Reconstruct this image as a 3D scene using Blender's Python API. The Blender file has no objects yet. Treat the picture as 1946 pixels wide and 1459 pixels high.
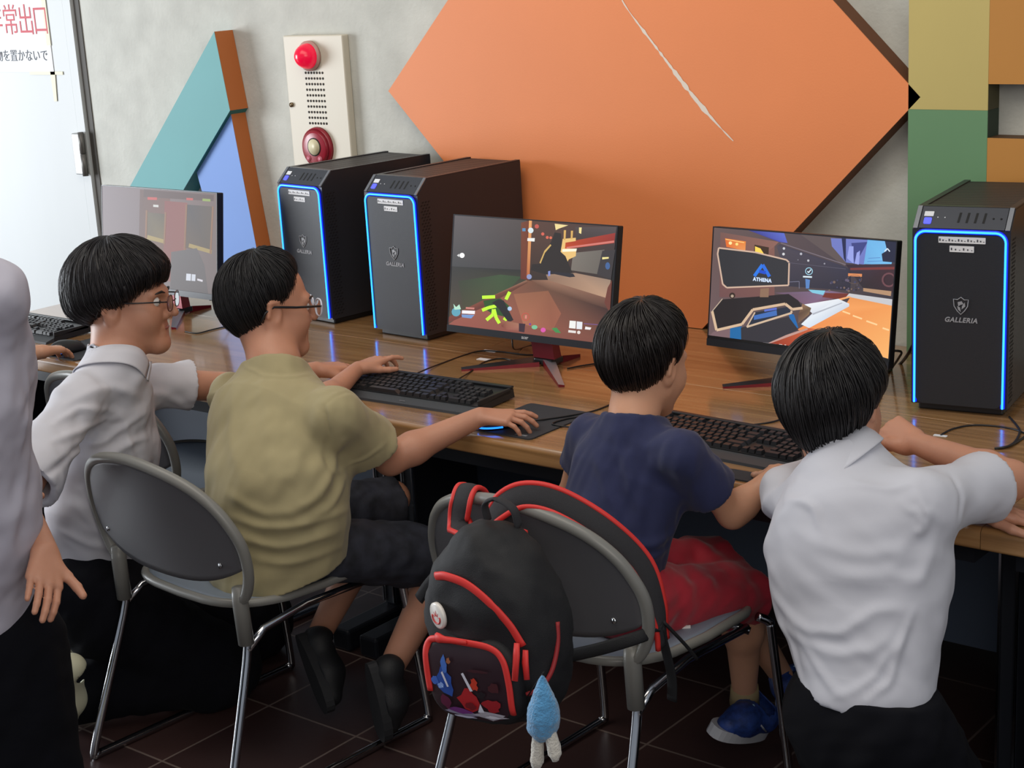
import bpy, bmesh, math, random
import numpy as np
from mathutils import Vector, Matrix
SC = bpy.context.scene
COL = SC.collection
rng = np.random.RandomState(7)
random.seed(7)
A_ = np.array

# ---------------------------------------------------------------- camera
# f = 3100 px on a 1946x1459 frame; rows of CR are the camera's right, down and forward axes
CR = A_([[0.7790214697659952, 0.6245378414816078, -0.055480034256684636],
         [0.11904750729663882, -0.23420773566570077, -0.9648701609858199],
         [-0.615591780850009, 0.7450498111615353, -0.25680252770966866]])
CC = A_([0.0, 0.0, 1.78])
CF = 3100.0
cd = bpy.data.cameras.new('camera'); cam = bpy.data.objects.new('camera', cd); COL.objects.link(cam)
cd.sensor_width = 36.0; cd.sensor_fit = 'HORIZONTAL'; cd.lens = CF / 1946 * 36.0
cd.clip_start = 0.05; cd.clip_end = 100
m4 = Matrix.Identity(4)
for i in range(3):
    m4[i][0] = CR[0][i]; m4[i][1] = -CR[1][i]; m4[i][2] = -CR[2][i]; m4[i][3] = CC[i]
cam.matrix_world = m4
SC.camera = cam
# ---------------------------------------------------------------- world, lights, exposure
w = bpy.data.worlds.new('world'); SC.world = w; w.use_nodes = True
bg = w.node_tree.nodes['Background']
bg.inputs[0].default_value = (0.80, 0.88, 1.0, 1); bg.inputs[1].default_value = 0.33
def area(name, loc, target, sx, sy, power, col):
    l = bpy.data.lights.new(name, 'AREA'); l.shape = 'RECTANGLE'; l.size = sx; l.size_y = sy
    l.energy = power; l.color = col
    o = bpy.data.objects.new(name, l); COL.objects.link(o); o.location = loc
    o.rotation_euler = (Vector(target) - Vector(loc)).to_track_quat('-Z', 'Y').to_euler()
    return o
area('window_light', (-8.6, 0.9, 1.35), (-3.6, 3.4, 0.9), 2.2, 2.2, 262, (0.90, 0.95, 1.0))
area('ceiling_light', (-2.6, 1.6, 3.6), (-2.4, 3.3, 0.6), 4.0, 1.6, 56, (1.0, 0.90, 0.76))
area('fill_light', (1.8, -1.2, 3.0), (-2.0, 3.2, 0.7), 3.0, 2.0, 60, (1.0, 0.90, 0.78))  # unseen fill light added behind the camera, no lamp of the room
SC.view_settings.view_transform = 'Standard'; SC.view_settings.look = 'None'
SC.view_settings.gamma = 1; SC.view_settings.use_curve_mapping = False
SC.view_settings.exposure = 0.12

def at(px, py, Y):
    "the point where the sight line of a photo pixel crosses the vertical plane y = Y"
    d = CR.T @ A_([px - 973.0, py - 729.5, CF]); t = (Y - CC[1]) / d[1]; return CC + d * t
def atz(px, py, z):
    d = CR.T @ A_([px - 973.0, py - 729.5, CF]); t = (z - CC[2]) / d[2]; return CC + d * t
def bone(px, py, p, L, far=True):
    "the point on a sight line at distance L from joint p (nearest point if L is too short)"
    d = CR.T @ A_([px - 973.0, py - 729.5, CF]); d /= np.linalg.norm(d)
    v = CC - p; b = d @ v; c = v @ v - L * L; D = b * b - c
    return CC + d * (-b + (math.sqrt(D) if far else -math.sqrt(D)) if D > 0 else -b)
def nz(v):
    v = A_(v, float); return v / np.linalg.norm(v)

# ---------------------------------------------------------------- materials
def srgb(r, g, b):
    f = lambda c: (c / 255 / 12.92) if c / 255 <= 0.04045 else ((c / 255 + 0.055) / 1.055) ** 2.4
    return (f(r), f(g), f(b), 1.0)
MATS = {}
def mat(name, rgb, rough=0.6, metal=0.0, spec=0.5, noise=None, bump=None, coat=0.0, emit=None, alpha=None, trans=0.0, sheen=0.0, vcol=False):
    """noise=(scale, contrast, stretch) mottles the colour; bump=(scale, strength, stretch)"""
    if name in MATS: return MATS[name]
    m = bpy.data.materials.new(name); m.use_nodes = True; nt = m.node_tree
    b = nt.nodes['Principled BSDF']
    c = rgb if len(rgb) == 4 else srgb(*rgb)
    b.inputs['Base Color'].default_value = c
    b.inputs['Roughness'].default_value = rough; b.inputs['Metallic'].default_value = metal
    b.inputs['Specular IOR Level'].default_value = spec
    b.inputs['Coat Weight'].default_value = coat; b.inputs['Coat Roughness'].default_value = 0.12
    b.inputs['Sheen Weight'].default_value = sheen
    b.inputs['Transmission Weight'].default_value = trans
    if alpha is not None: b.inputs['Alpha'].default_value = alpha
    tc = nt.nodes.new('ShaderNodeTexCoord')
    def nz_tex(sc, st, det=4):
        mp = nt.nodes.new('ShaderNodeMapping'); mp.inputs['Scale'].default_value = st
        nt.links.new(tc.outputs['Object'], mp.inputs[0])
        n = nt.nodes.new('ShaderNodeTexNoise'); n.inputs['Scale'].default_value = sc; n.inputs['Detail'].default_value = det
        nt.links.new(mp.outputs[0], n.inputs['Vector']); return n
    if noise:
        n = nz_tex(noise[0], noise[2] if len(noise) > 2 else (1, 1, 1))
        r = nt.nodes.new('ShaderNodeValToRGB'); k = noise[1]
        r.color_ramp.elements[0].position = 0.3; r.color_ramp.elements[1].position = 0.7
        r.color_ramp.elements[0].color = (c[0] * (1 - k), c[1] * (1 - k), c[2] * (1 - k), 1)
        r.color_ramp.elements[1].color = (min(1, c[0] * (1 + k)), min(1, c[1] * (1 + k)), min(1, c[2] * (1 + k)), 1)
        nt.links.new(n.outputs['Fac'], r.inputs[0]); nt.links.new(r.outputs[0], b.inputs['Base Color'])
    if bump:
        n = nz_tex(bump[0], bump[2] if len(bump) > 2 else (1, 1, 1), 3)
        bp = nt.nodes.new('ShaderNodeBump'); bp.inputs['Strength'].default_value = bump[1]; bp.inputs['Distance'].default_value = 0.004
        nt.links.new(n.outputs['Fac'], bp.inputs['Height']); nt.links.new(bp.outputs[0], b.inputs['Normal'])
    if emit:
        b.inputs['Emission Color'].default_value = emit[0] if len(emit[0]) == 4 else srgb(*emit[0])
        b.inputs['Emission Strength'].default_value = emit[1]
    if vcol:
        a = nt.nodes.new('ShaderNodeVertexColor'); a.layer_name = 'col'
        nt.links.new(a.outputs[0], b.inputs['Emission Color'])
        b.inputs['Emission Strength'].default_value = vcol
    MATS[name] = m; return m

# ---------------------------------------------------------------- object helpers
def link(name, me, m, parent=None, loc=None):
    o = bpy.data.objects.new(name, me); COL.objects.link(o)
    if m is not None and not me.materials: me.materials.append(m)
    if parent is not None: o.parent = parent
    if loc is not None: o.location = loc
    return o
def tag(o, label, cat, group=None, kind=None):
    o['label'] = label; o['category'] = cat
    if group: o['group'] = group
    if kind: o['kind'] = kind
    return o
def thing(name, label, cat, loc=(0, 0, 0), rz=0.0, group=None):
    o = bpy.data.objects.new(name, None); COL.objects.link(o); o.location = loc; o.rotation_euler = (0, 0, rz)
    o.empty_display_size = 0.05
    return tag(o, label, cat, group)
def struct(name, me, m):
    o = link(name, me, m); o['kind'] = 'structure'; return o

class MB:
    "collects vertices and faces of one mesh"
    def __init__(s): s.v = []; s.f = []; s.mi = []; s.cur = 0; s.sm = []; s.smooth = False
    def add(s, v, f):
        n = len(s.v); s.v += [tuple(float(c) for c in p) for p in v]
        for q in f: s.f.append(tuple(n + i for i in q)); s.mi.append(s.cur); s.sm.append(s.smooth)
        return s
    def box(s, x0, x1, y0, y1, z0, z1, M=None):
        v = [(x, y, z) for x in (x0, x1) for y in (y0, y1) for z in (z0, z1)]
        if M is not None: v = [M(p) for p in v]
        return s.add(v, [(0, 1, 3, 2), (4, 6, 7, 5), (0, 4, 5, 1), (2, 3, 7, 6), (0, 2, 6, 4), (1, 5, 7, 3)])
    def rbox(s, x0, x1, y0, y1, z0, z1, r=0.004, seg=2, M=None):
        bm = bmesh.new(); bmesh.ops.create_cube(bm, size=1)
        for v in bm.verts: v.co = Vector(((x0 + x1) / 2 + v.co.x * (x1 - x0), (y0 + y1) / 2 + v.co.y * (y1 - y0), (z0 + z1) / 2 + v.co.z * (z1 - z0)))
        bmesh.ops.bevel(bm, geom=bm.edges[:], offset=r, segments=seg, affect='EDGES', profile=0.5)
        bm.verts.index_update()
        vs = [tuple(v.co) for v in bm.verts]
        if M is not None: vs = [M(p) for p in vs]
        s.add(vs, [tuple(v.index for v in f.verts) for f in bm.faces]); bm.free(); return s
    def prism(s, pts, o, ax, ay, an, t):
        "outline pts (2D) in the frame o,ax,ay, thickness t against an (front at o, back at o - an*t)"
        o, ax, ay, an = map(lambda q: A_(q, float), (o, ax, ay, an)); n = len(pts)
        fr = [o + ax * p[0] + ay * p[1] for p in pts]; bk = [p - an * t for p in fr]
        return s.add(fr + bk, [tuple(range(n)), tuple(reversed(range(n, 2 * n)))] + [(i, i + n, (i + 1) % n + n, (i + 1) % n) for i in range(n)])
    def tube(s, pts, r, seg=8, closed=False, flat=None, smooth=True, caps=True):
        "tube along pts; r number or list; flat=(dir, ratio) squashes the section along dir"
        pts = [A_(p, float) for p in pts]; n = len(pts)
        rr = r if hasattr(r, '__len__') else [r] * n
        old = s.smooth; s.smooth = smooth
        up = None; rings = []
        for i in range(n):
            a = pts[(i - 1) % n] if (closed or i) else pts[0]; b = pts[(i + 1) % n] if (closed or i < n - 1) else pts[-1]
            t = b - a; t = t / (np.linalg.norm(t) + 1e-12)
            if up is None:
                up = A_([0, 0, 1.0]) if abs(t[2]) < 0.9 else A_([1.0, 0, 0])
            u = up - t * (up @ t); u /= np.linalg.norm(u) + 1e-12; up = u; v = np.cross(t, u)
            ring = []
            for k in range(seg):
                an = 2 * math.pi * k / seg; d = (u * math.cos(an) + v * math.sin(an)) * rr[i]
                if flat is not None:
                    fd = A_(flat[0], float); fd = fd - t * (fd @ t); fd /= np.linalg.norm(fd) + 1e-9
                    d = d - fd * (d @ fd) * (1 - flat[1])
                ring.append(pts[i] + d)
            rings += ring
        f = []
        m = n if closed else n - 1
        for i in range(m):
            for k in range(seg):
                a = i * seg + k; b = i * seg + (k + 1) % seg; j = ((i + 1) % n) * seg
                f.append((a, b, j + (k + 1) % seg, j + k))
        if not closed and caps: f += [tuple(reversed(range(seg))), tuple(range((n - 1) * seg, n * seg))]
        s.add(rings, f); s.smooth = old; return s
    def ball(s, c, r, seg=16, rings=10, M=None, half=False):
        old = s.smooth; s.smooth = True; v = []; f = []
        r = A_(r if hasattr(r, '__len__') else (r, r, r), float); c = A_(c, float)
        for i in range(rings + 1):
            th = math.pi * i / rings * (0.5 if half else 1)
            for k in range(seg):
                ph = 2 * math.pi * k / seg
                p = A_([math.sin(th) * math.cos(ph), math.sin(th) * math.sin(ph), math.cos(th)]) * r
                if M is not None: p = M @ p
                v.append(c + p)
        for i in range(rings):
            for k in range(seg):
                f.append((i * seg + k, (i + 1) * seg + k, (i + 1) * seg + (k + 1) % seg, i * seg + (k + 1) % seg))
        s.add(v, f); s.smooth = old; return s
    def mesh(s, name, mats=None):
        me = bpy.data.meshes.new(name); me.from_pydata(s.v, [], s.f)
        if mats:
            for m in mats: me.materials.append(m)
        me.polygons.foreach_set('material_index', s.mi); me.polygons.foreach_set('use_smooth', s.sm)
        bm = bmesh.new(); bm.from_mesh(me); bmesh.ops.remove_doubles(bm, verts=bm.verts[:], dist=1e-6)
        bmesh.ops.recalc_face_normals(bm, faces=bm.faces[:]); bm.to_mesh(me); bm.free()
        me.update(); return me
    def part(s, name, m, parent=None, label=None, off=None):
        if off is not None:
            off = A_(off, float); s.v = [tuple(A_(p) - off) for p in s.v]
        ms = m if isinstance(m, (list, tuple)) else [m]
        o = link(name, s.mesh(name, ms), None, parent)
        if label: o['label'] = label
        return o

def spline(pts, n=8, closed=False):
    "Catmull-Rom through pts"
    P = [A_(p, float) for p in pts]; m = len(P); out = []
    for i in range(m if closed else m - 1):
        p1, p2 = P[i], P[(i + 1) % m]
        p0 = P[(i - 1) % m] if (closed or i) else p1 * 2 - p2
        p3 = P[(i + 2) % m] if (closed or i < m - 2) else p2 * 2 - p1
        for k in range(n):
            t = k / n
            out.append(0.5 * ((2 * p1) + (p2 - p0) * t + (2 * p0 - 5 * p1 + 4 * p2 - p3) * t * t + (3 * p1 - p0 - 3 * p2 + p3) * t ** 3))
    if not closed: out.append(P[-1])
    return out
def rrect(w, h, r, n=5, x0=0, y0=0):
    "rounded rectangle outline centred on x0,y0"
    o = []
    for cx, cy, a0 in ((w / 2 - r, h / 2 - r, 0), (-w / 2 + r, h / 2 - r, 90), (-w / 2 + r, -h / 2 + r, 180), (w / 2 - r, -h / 2 + r, 270)):
        for k in range(n + 1):
            a = math.radians(a0 + 90 * k / n); o.append((x0 + cx + r * math.cos(a), y0 + cy + r * math.sin(a)))
    return o
def text_mesh(txt, size, font=None, shear=0.0, bold=0.0, extrude=0.0004, space=1.0):
    cu = bpy.data.curves.new('text', 'FONT'); cu.body = txt; cu.size = size; cu.align_x = 'CENTER'; cu.align_y = 'CENTER'
    cu.shear = shear; cu.offset = bold; cu.extrude = extrude; cu.space_character = space; cu.resolution_u = 3
    if font: cu.font = font
    o = bpy.data.objects.new('text', cu); COL.objects.link(o)
    dg = bpy.context.evaluated_depsgraph_get(); dg.update()
    me = bpy.data.meshes.new_from_object(o.evaluated_get(dg)); me.materials.clear()
    bpy.data.objects.remove(o); return me
def put_text(txt, size, o, ax, ay, m, parent, name='lettering', **k):
    "text centred on o in the plane ax,ay (vectors in the parent's frame)"
    me = text_mesh(txt, size, **k); ob = link(name, me, m, parent)
    ax = nz(ax); ay = nz(A_(ay) - ax * (A_(ay) @ ax)); az = np.cross(ax, ay)
    M = Matrix.Identity(4)
    for i in range(3): M[i][0] = ax[i]; M[i][1] = ay[i]; M[i][2] = az[i]; M[i][3] = o[i]
    ob.matrix_local = M; return ob
# ---------------------------------------------------------------- implicit surfaces (bodies, clothes, shoes)
class Fld:
    """distance field on a grid. prims: dict(t='c'|'e'|'s', ..., k=blend, cut=[(point, normal)])"""
    def __init__(s, prims, h, subs=(), cuts=(), pad=0.02):
        s.h = h
        lo = np.full(3, 1e9); hi = -lo
        for p in prims:
            a, b = s.bounds(p); lo = np.minimum(lo, a); hi = np.maximum(hi, b)
        lo -= pad; hi += pad
        s.lo = lo; n = np.ceil((hi - lo) / h).astype(int) + 1; s.n = n
        F = np.full(n, 0.05, np.float32)
        s.ax = [lo[i] + h * np.arange(n[i]) for i in range(3)]
        for p in prims: s.merge(F, p)
        for p in subs: s.merge(F, p, sub=True)
        if len(cuts):
            X = [s.ax[0][:, None, None], s.ax[1][None, :, None], s.ax[2][None, None, :]]
            for c, nn in cuts:
                nn = nz(nn); F = np.maximum(F, sum((X[i] - c[i]) * nn[i] for i in range(3))).astype(np.float32)
        s.F = F
    def bounds(s, p):
        if p['t'] == 'e':
            r = max(p['r']); return A_(p['c']) - r, A_(p['c']) + r
        r = max(p['ra'], p['rb']); a, b = A_(p['a']), A_(p['b']); return np.minimum(a, b) - r, np.maximum(a, b) + r
    def merge(s, F, p, sub=False):
        k = p.get('k', 0.01); lo, hi = s.bounds(p); mg = k + 2 * s.h + 0.012
        i0 = np.clip(np.floor((lo - mg - s.lo) / s.h).astype(int), 0, s.n); i1 = np.clip(np.ceil((hi + mg - s.lo) / s.h).astype(int) + 1, 0, s.n)
        if np.any(i1 <= i0): return
        sl = tuple(slice(i0[i], i1[i]) for i in range(3))
        X, Y, Z = (s.ax[0][sl[0]][:, None, None], s.ax[1][sl[1]][None, :, None], s.ax[2][sl[2]][None, None, :])
        d = s.dist(p, X, Y, Z)
        for c, nn in p.get('cut', ()):
            nn = nz(nn); d = np.maximum(d, (X - c[0]) * nn[0] + (Y - c[1]) * nn[1] + (Z - c[2]) * nn[2])
        G = F[sl]
        if sub:
            d = -d; hh = np.maximum(k - np.abs(G - d), 0) / k; F[sl] = np.maximum(G, d) + hh * hh * k * 0.25
        else:
            hh = np.maximum(k - np.abs(G - d), 0) / k; F[sl] = np.minimum(G, d) - hh * hh * k * 0.25
    def dist(s, p, X, Y, Z):
        if p['t'] == 'e':
            c = p['c']; R = p.get('M', np.eye(3)); r = p['r']; x, y, z = X - c[0], Y - c[1], Z - c[2]
            q = [(x * R[i][0] + y * R[i][1] + z * R[i][2]) for i in range(3)]
            k0 = np.sqrt(sum((q[i] / r[i]) ** 2 for i in range(3))); k1 = np.sqrt(sum((q[i] / r[i] ** 2) ** 2 for i in range(3))) + 1e-9
            return k0 * (k0 - 1) / k1
        a, b, ra, rb = A_(p['a'], float), A_(p['b'], float), p['ra'], p['rb']
        x, y, z = X - a[0], Y - a[1], Z - a[2]; ba = b - a; sc = 1.0
        if 'n' in p:                                   # squashed along n by factor q
            n = p['n']; q = p['q']; g = 1 / q - 1; dn = x * n[0] + y * n[1] + z * n[2]
            x, y, z = x + g * dn * n[0], y + g * dn * n[1], z + g * dn * n[2]; ba = ba + g * (ba @ n) * n; sc = 0.5 + 0.5 * q
        L = ba @ ba + 1e-12; t = np.clip((x * ba[0] + y * ba[1] + z * ba[2]) / L, 0, 1)
        return (np.sqrt((x - ba[0] * t) ** 2 + (y - ba[1] * t) ** 2 + (z - ba[2] * t) ** 2) - (ra + (rb - ra) * t)) * sc
    def net(s):
        "surface nets -> vertices, quads"
        F = s.F; S = F < 0
        c8 = [(i, j, k) for i in (0, 1) for j in (0, 1) for k in (0, 1)]
        n = np.zeros([q - 1 for q in F.shape], np.int8)
        for i, j, k in c8: n += S[i:F.shape[0] - 1 + i, j:F.shape[1] - 1 + j, k:F.shape[2] - 1 + k]
        act = (n > 0) & (n < 8); I = np.argwhere(act); idx = np.full(act.shape, -1, np.int64); idx[act] = np.arange(len(I))
        V = np.zeros((len(I), 3)); cnt = np.zeros(len(I))
        val = {c: F[I[:, 0] + c[0], I[:, 1] + c[1], I[:, 2] + c[2]] for c in c8}
        for c in c8:
            for ax in range(3):
                if c[ax]: continue
                e = list(c); e[ax] = 1; e = tuple(e); a, b = val[c], val[e]; x = (a < 0) != (b < 0)
                t = np.where(x, a / (a - b + 1e-20), 0); p = np.tile(A_(c, float), (len(I), 1)); p[:, ax] += t
                V += p * x[:, None]; cnt += x
        V = (V / cnt[:, None] + I) * s.h + s.lo
        Q = []
        for ax in range(3):
            o1, o2 = [(1, 2), (2, 0), (0, 1)][ax]
            a = S.take(range(0, S.shape[ax] - 1), ax); b = S.take(range(1, S.shape[ax]), ax)
            for sgn, msk in ((1, a & ~b), (0, ~a & b)):
                E = np.argwhere(msk); E = E[(E[:, o1] > 0) & (E[:, o2] > 0) & (E[:, o1] < act.shape[o1]) & (E[:, o2] < act.shape[o2])]
                if not len(E): continue
                def g(d1, d2):
                    q = E.copy(); q[:, o1] -= d1; q[:, o2] -= d2; return idx[q[:, 0], q[:, 1], q[:, 2]]
                quad = np.stack([g(1, 1), g(0, 1), g(0, 0), g(1, 0)], 1)
                Q.append(quad if sgn else quad[:, ::-1])
        return V, np.concatenate(Q)
def vnormals(V, Q):
    n = np.cross(V[Q[:, 2]] - V[Q[:, 0]], V[Q[:, 3]] - V[Q[:, 1]]); N = np.zeros_like(V)
    for i in range(4): np.add.at(N, Q[:, i], n)
    return N / (np.linalg.norm(N, axis=1)[:, None] + 1e-12)
def relax(V, Q, it):
    "keeps large form, takes out grid steps"
    for _ in range(it):
        for w_ in (0.5, -0.52):
            S = np.zeros_like(V); c = np.zeros(len(V))
            for i in range(4):
                np.add.at(S, Q[:, i], V[Q[:, (i + 1) % 4]]); np.add.at(S, Q[:, i], V[Q[:, (i - 1) % 4]]); np.add.at(c, Q[:, i], 2)
            V = V + w_ * (S / c[:, None] - V)
    return V
_lat = rng.rand(32, 32, 32)
def noise3(P):
    P = np.asarray(P); i = np.floor(P).astype(int); f = P - i; f = f * f * (3 - 2 * f); r = 0
    for a in (0, 1):
        for b in (0, 1):
            for c in (0, 1):
                r = r + _lat[(i[:, 0] + a) % 32, (i[:, 1] + b) % 32, (i[:, 2] + c) % 32] * (f[:, 0] if a else 1 - f[:, 0]) * (f[:, 1] if b else 1 - f[:, 1]) * (f[:, 2] if c else 1 - f[:, 2])
    return r * 2 - 1
def aniso(V, d, long, short, seed):
    "noise stretched along d"
    d = nz(d); al = V @ d; P = (V - al[:, None] * d) / short + (al[:, None] * d) / long
    return noise3(P + seed * 3.71)
def folds(V, N, segs):
    """cloth creases: (points on the photo, height, width). The line is laid on the garment's
    surface, a ridge with a soft hollow on both sides"""
    U = (V - CC) @ CR.T; dep = U[:, 2]; px = np.stack([973 + CF * U[:, 0] / dep, 729.5 + CF * U[:, 1] / dep], 1); D = np.zeros(len(V))
    for pts, amp, wd in segs:
        P = []
        for q in spline([A_((p[0], p[1], 0)) for p in pts], 6):
            d2 = (px[:, 0] - q[0]) ** 2 + (px[:, 1] - q[1]) ** 2; near = np.where(d2 < max(d2.min() * 1.5, 120))[0]
            P.append(V[near[np.argmin(dep[near])]])
        P = A_(P); P = np.concatenate([P[:1], (P[:-2] + 2 * P[1:-1] + P[2:]) / 4, P[-1:]]); n = len(P) - 1
        lo, hi = P.min(0) - 3 * wd, P.max(0) + 3 * wd; I = np.where(np.all((V > lo) & (V < hi), 1))[0]
        if not len(I): continue
        W_ = V[I]; best = np.full(len(I), 9.0); tb = np.zeros(len(I))
        for k in range(n):
            a, ba = P[k], P[k + 1] - P[k]; t = np.clip(((W_ - a) @ ba) / (ba @ ba + 1e-12), 0, 1); d = np.linalg.norm(W_ - a - t[:, None] * ba, axis=1)
            m = d < best; best[m] = d[m]; tb[m] = ((k + t) / n)[m]
        D[I] += amp * (np.exp(-(best / wd) ** 2) - 0.42 * np.exp(-(best / (2.3 * wd)) ** 2)) * np.sin(math.pi * (0.06 + 0.88 * tb)) ** 0.8
    return V + N * D[:, None]
def cone(a, b, ra, rb, k=0.01, n=None, q=1.0, cut=()):
    p = dict(t='c', a=A_(a, float), b=A_(b, float), ra=ra, rb=rb, k=k, cut=cut)
    if n is not None: p['n'] = nz(n); p['q'] = q
    return p
def ell(c, r, k=0.01, M=None, cut=()):
    p = dict(t='e', c=A_(c, float), r=tuple(r), k=k, cut=cut)
    if M is not None: p['M'] = M
    return p
def np_mesh(name, VQ):
    "one mesh out of several (V, Q) pieces"
    Vs, Fs, n = [], [], 0
    for V, Q in VQ: Vs.append(V); Fs.append(Q + n); n += len(V)
    V = np.concatenate(Vs); Q = np.concatenate(Fs)
    me = bpy.data.meshes.new(name); me.vertices.add(len(V)); me.vertices.foreach_set('co', V.ravel().astype(np.float32))
    me.loops.add(len(Q) * 4); me.loops.foreach_set('vertex_index', Q.ravel().astype(np.int32))
    me.polygons.add(len(Q)); me.polygons.foreach_set('loop_start', np.arange(len(Q), dtype=np.int32) * 4)
    me.polygons.foreach_set('loop_total', np.full(len(Q), 4, np.int32))
    me.polygons.foreach_set('use_smooth', np.ones(len(Q), bool)); me.update(calc_edges=True); me.validate()
    return me
def npart(name, VQ, m, parent, label=None):
    off = A_(parent.location) if parent is not None else np.zeros(3)
    o = link(name, np_mesh(name, [(V - off, Q) for V, Q in VQ]), m, parent)
    if label: o['label'] = label
    return o
# ---------------------------------------------------------------- setting
def tiles_mat():
    m = mat('floor_tiles', (62, 45, 44), 0.32, bump=(60, 0.05)); nt = m.node_tree; b = nt.nodes['Principled BSDF']
    tc = nt.nodes.new('ShaderNodeTexCoord'); mp = nt.nodes.new('ShaderNodeMapping'); mp.inputs['Location'].default_value = (1.97, -2.795, 0)
    br = nt.nodes.new('ShaderNodeTexBrick'); br.offset = 0; br.squash = 1
    br.inputs['Scale'].default_value = 1; br.inputs['Brick Width'].default_value = 0.301; br.inputs['Row Height'].default_value = 0.338
    br.inputs['Mortar Size'].default_value = 0.0035; br.inputs['Mortar Smooth'].default_value = 0.3
    br.inputs['Color1'].default_value = srgb(66, 47, 45); br.inputs['Color2'].default_value = srgb(54, 39, 39); br.inputs['Mortar'].default_value = srgb(112, 98, 92)
    nt.links.new(tc.outputs['Object'], mp.inputs[0]); nt.links.new(mp.outputs[0], br.inputs['Vector']); nt.links.new(br.outputs['Color'], b.inputs['Base Color'])
    return m
def wood_mat():
    m = mat('desk_wood', (150, 108, 62), 0.24, coat=0.35); nt = m.node_tree; b = nt.nodes['Principled BSDF']
    tc = nt.nodes.new('ShaderNodeTexCoord'); mp = nt.nodes.new('ShaderNodeMapping'); mp.inputs['Scale'].default_value = (1.1, 26, 26)
    n = nt.nodes.new('ShaderNodeTexNoise'); n.inputs['Scale'].default_value = 2.2; n.inputs['Detail'].default_value = 7; n.inputs['Distortion'].default_value = 0.35
    r = nt.nodes.new('ShaderNodeValToRGB'); e = r.color_ramp.elements
    e[0].position = 0.28; e[0].color = srgb(134, 98, 60); e[1].position = 0.75; e[1].color = srgb(180, 140, 94)
    x = e.new(0.5); x.color = srgb(158, 118, 76)
    nt.links.new(tc.outputs['Object'], mp.inputs[0]); nt.links.new(mp.outputs[0], n.inputs['Vector']); nt.links.new(n.outputs['Fac'], r.inputs[0]); nt.links.new(r.outputs[0], b.inputs['Base Color'])
    b.inputs['Coat IOR'].default_value = 1.6; b.inputs['Coat Weight'].default_value = 0.85
    return m
WY = 3.93
M_wall = mat('wall_plaster', (194, 194, 186), 0.85, noise=(9, 0.085), bump=(70, 0.35))
M_door = mat('door_paint', (198, 201, 201), 0.55, noise=(2.5, 0.03, (1, 1, 0.3)))
M_gap = mat('door_gap', (70, 66, 60), 0.7)
M_wood = wood_mat()
M_edge = mat('desk_edge', (128, 94, 58), 0.35, noise=(3, 0.2, (1, 20, 20)))
M_slate = mat('desk_panel', (58, 68, 84), 0.5)
M_dark = mat('desk_steel', (30, 33, 40), 0.4, metal=0.2)
M_chrome = mat('chrome', (190, 192, 196), 0.16, metal=1.0)
M_black = mat('black_plastic', (26, 27, 30), 0.42)
M_case = mat('case_black', (40, 41, 46), 0.38, bump=(900, 0.08))
M_white = mat('white_label', (222, 224, 228), 0.6)
M_cable = mat('cable_black', (24, 24, 26), 0.45)
b = MB(); b.box(-8.5, 3.0, -2.0, 5.2, -0.05, 0); struct('floor', b.mesh('floor'), tiles_mat())
b = MB(); b.box(-5.268, 3.0, WY, WY + 0.12, 0, 3.4); b.box(-8.5, -6.24, WY, WY + 0.12, 0, 3.4); b.box(-6.24, -5.268, WY, WY + 0.12, 2.15, 3.4)
struct('wall_back', b.mesh('wall_back'), M_wall)
b = MB(); b.box(-5.30, -5.268, WY - 0.004, WY + 0.10, 0, 2.15); b.box(-6.24, -6.21, WY - 0.004, WY + 0.10, 0, 2.15); b.box(-6.21, -5.30, WY - 0.004, WY + 0.10, 2.12, 2.15)
struct('trim_1', b.mesh('trim_1'), M_gap)
b = MB(); b.box(-6.205, -5.36, WY - 0.012, WY + 0.03, 0.01, 2.115)
door = struct('door_1', b.mesh('door_1'), M_door)
b = MB(); b.box(-5.354, -5.306, WY - 0.016, WY + 0.03, 0.01, 2.115); b.part('door_frame', M_door, door)
b = MB(); b.rbox(-5.368, -5.318, WY - 0.04, WY - 0.01, 1.025, 1.185, 0.004); hg = b.part('hinge', mat('hinge_grey', (150, 150, 148), 0.4, metal=0.3), door)
b = MB(); b.tube([(-5.316, WY - 0.032, 1.02), (-5.316, WY - 0.032, 1.105)], 0.012, 10); b.tube([(-5.316, WY - 0.032, 1.107), (-5.316, WY - 0.032, 1.19)], 0.012, 10); b.part('hinge_pin', mat('hinge_dark', (105, 102, 98), 0.4, metal=0.3), hg)

# paper sign on the door
YD = WY - 0.013
sg = thing('paper_sign', 'white paper sign with red Japanese emergency exit characters taped on the grey door', 'sign', (-5.65, YD, 1.58))
def loc_box(b, x0, x1, y0, y1, z0, z1, o): return b.box(x0 - o[0], x1 - o[0], y0 - o[1], y1 - o[1], z0 - o[2], z1 - o[2])
so = (-5.65, YD, 1.58)
loc_box(MB(), -6.08, -5.462, YD - 0.002, YD, 1.418, 1.74, so).part('paper', mat('sign_paper', (236, 239, 240), 0.7), sg)
b = MB(); loc_box(b, -5.485, -5.458, YD - 0.003, YD - 0.0021, 1.52, 1.74, so); loc_box(b, -5.62, -5.405, YD - 0.003, YD - 0.0021, 1.408, 1.42, so)
b.prism([(0, 0), (0.03, 0), (0.02, -0.115), (0.002, -0.115)], A_([-5.484, YD - 0.003, 1.42]) - so, (1, 0, 0), (0, 0, 1), (0, -1, 0), 0.0006)
b.part('tape', mat('masking_tape', (226, 220, 190), 0.6), sg)
M_redink = mat('red_ink', (188, 52, 66), 0.6); M_ink = mat('black_ink', (60, 62, 72), 0.6)
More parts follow.
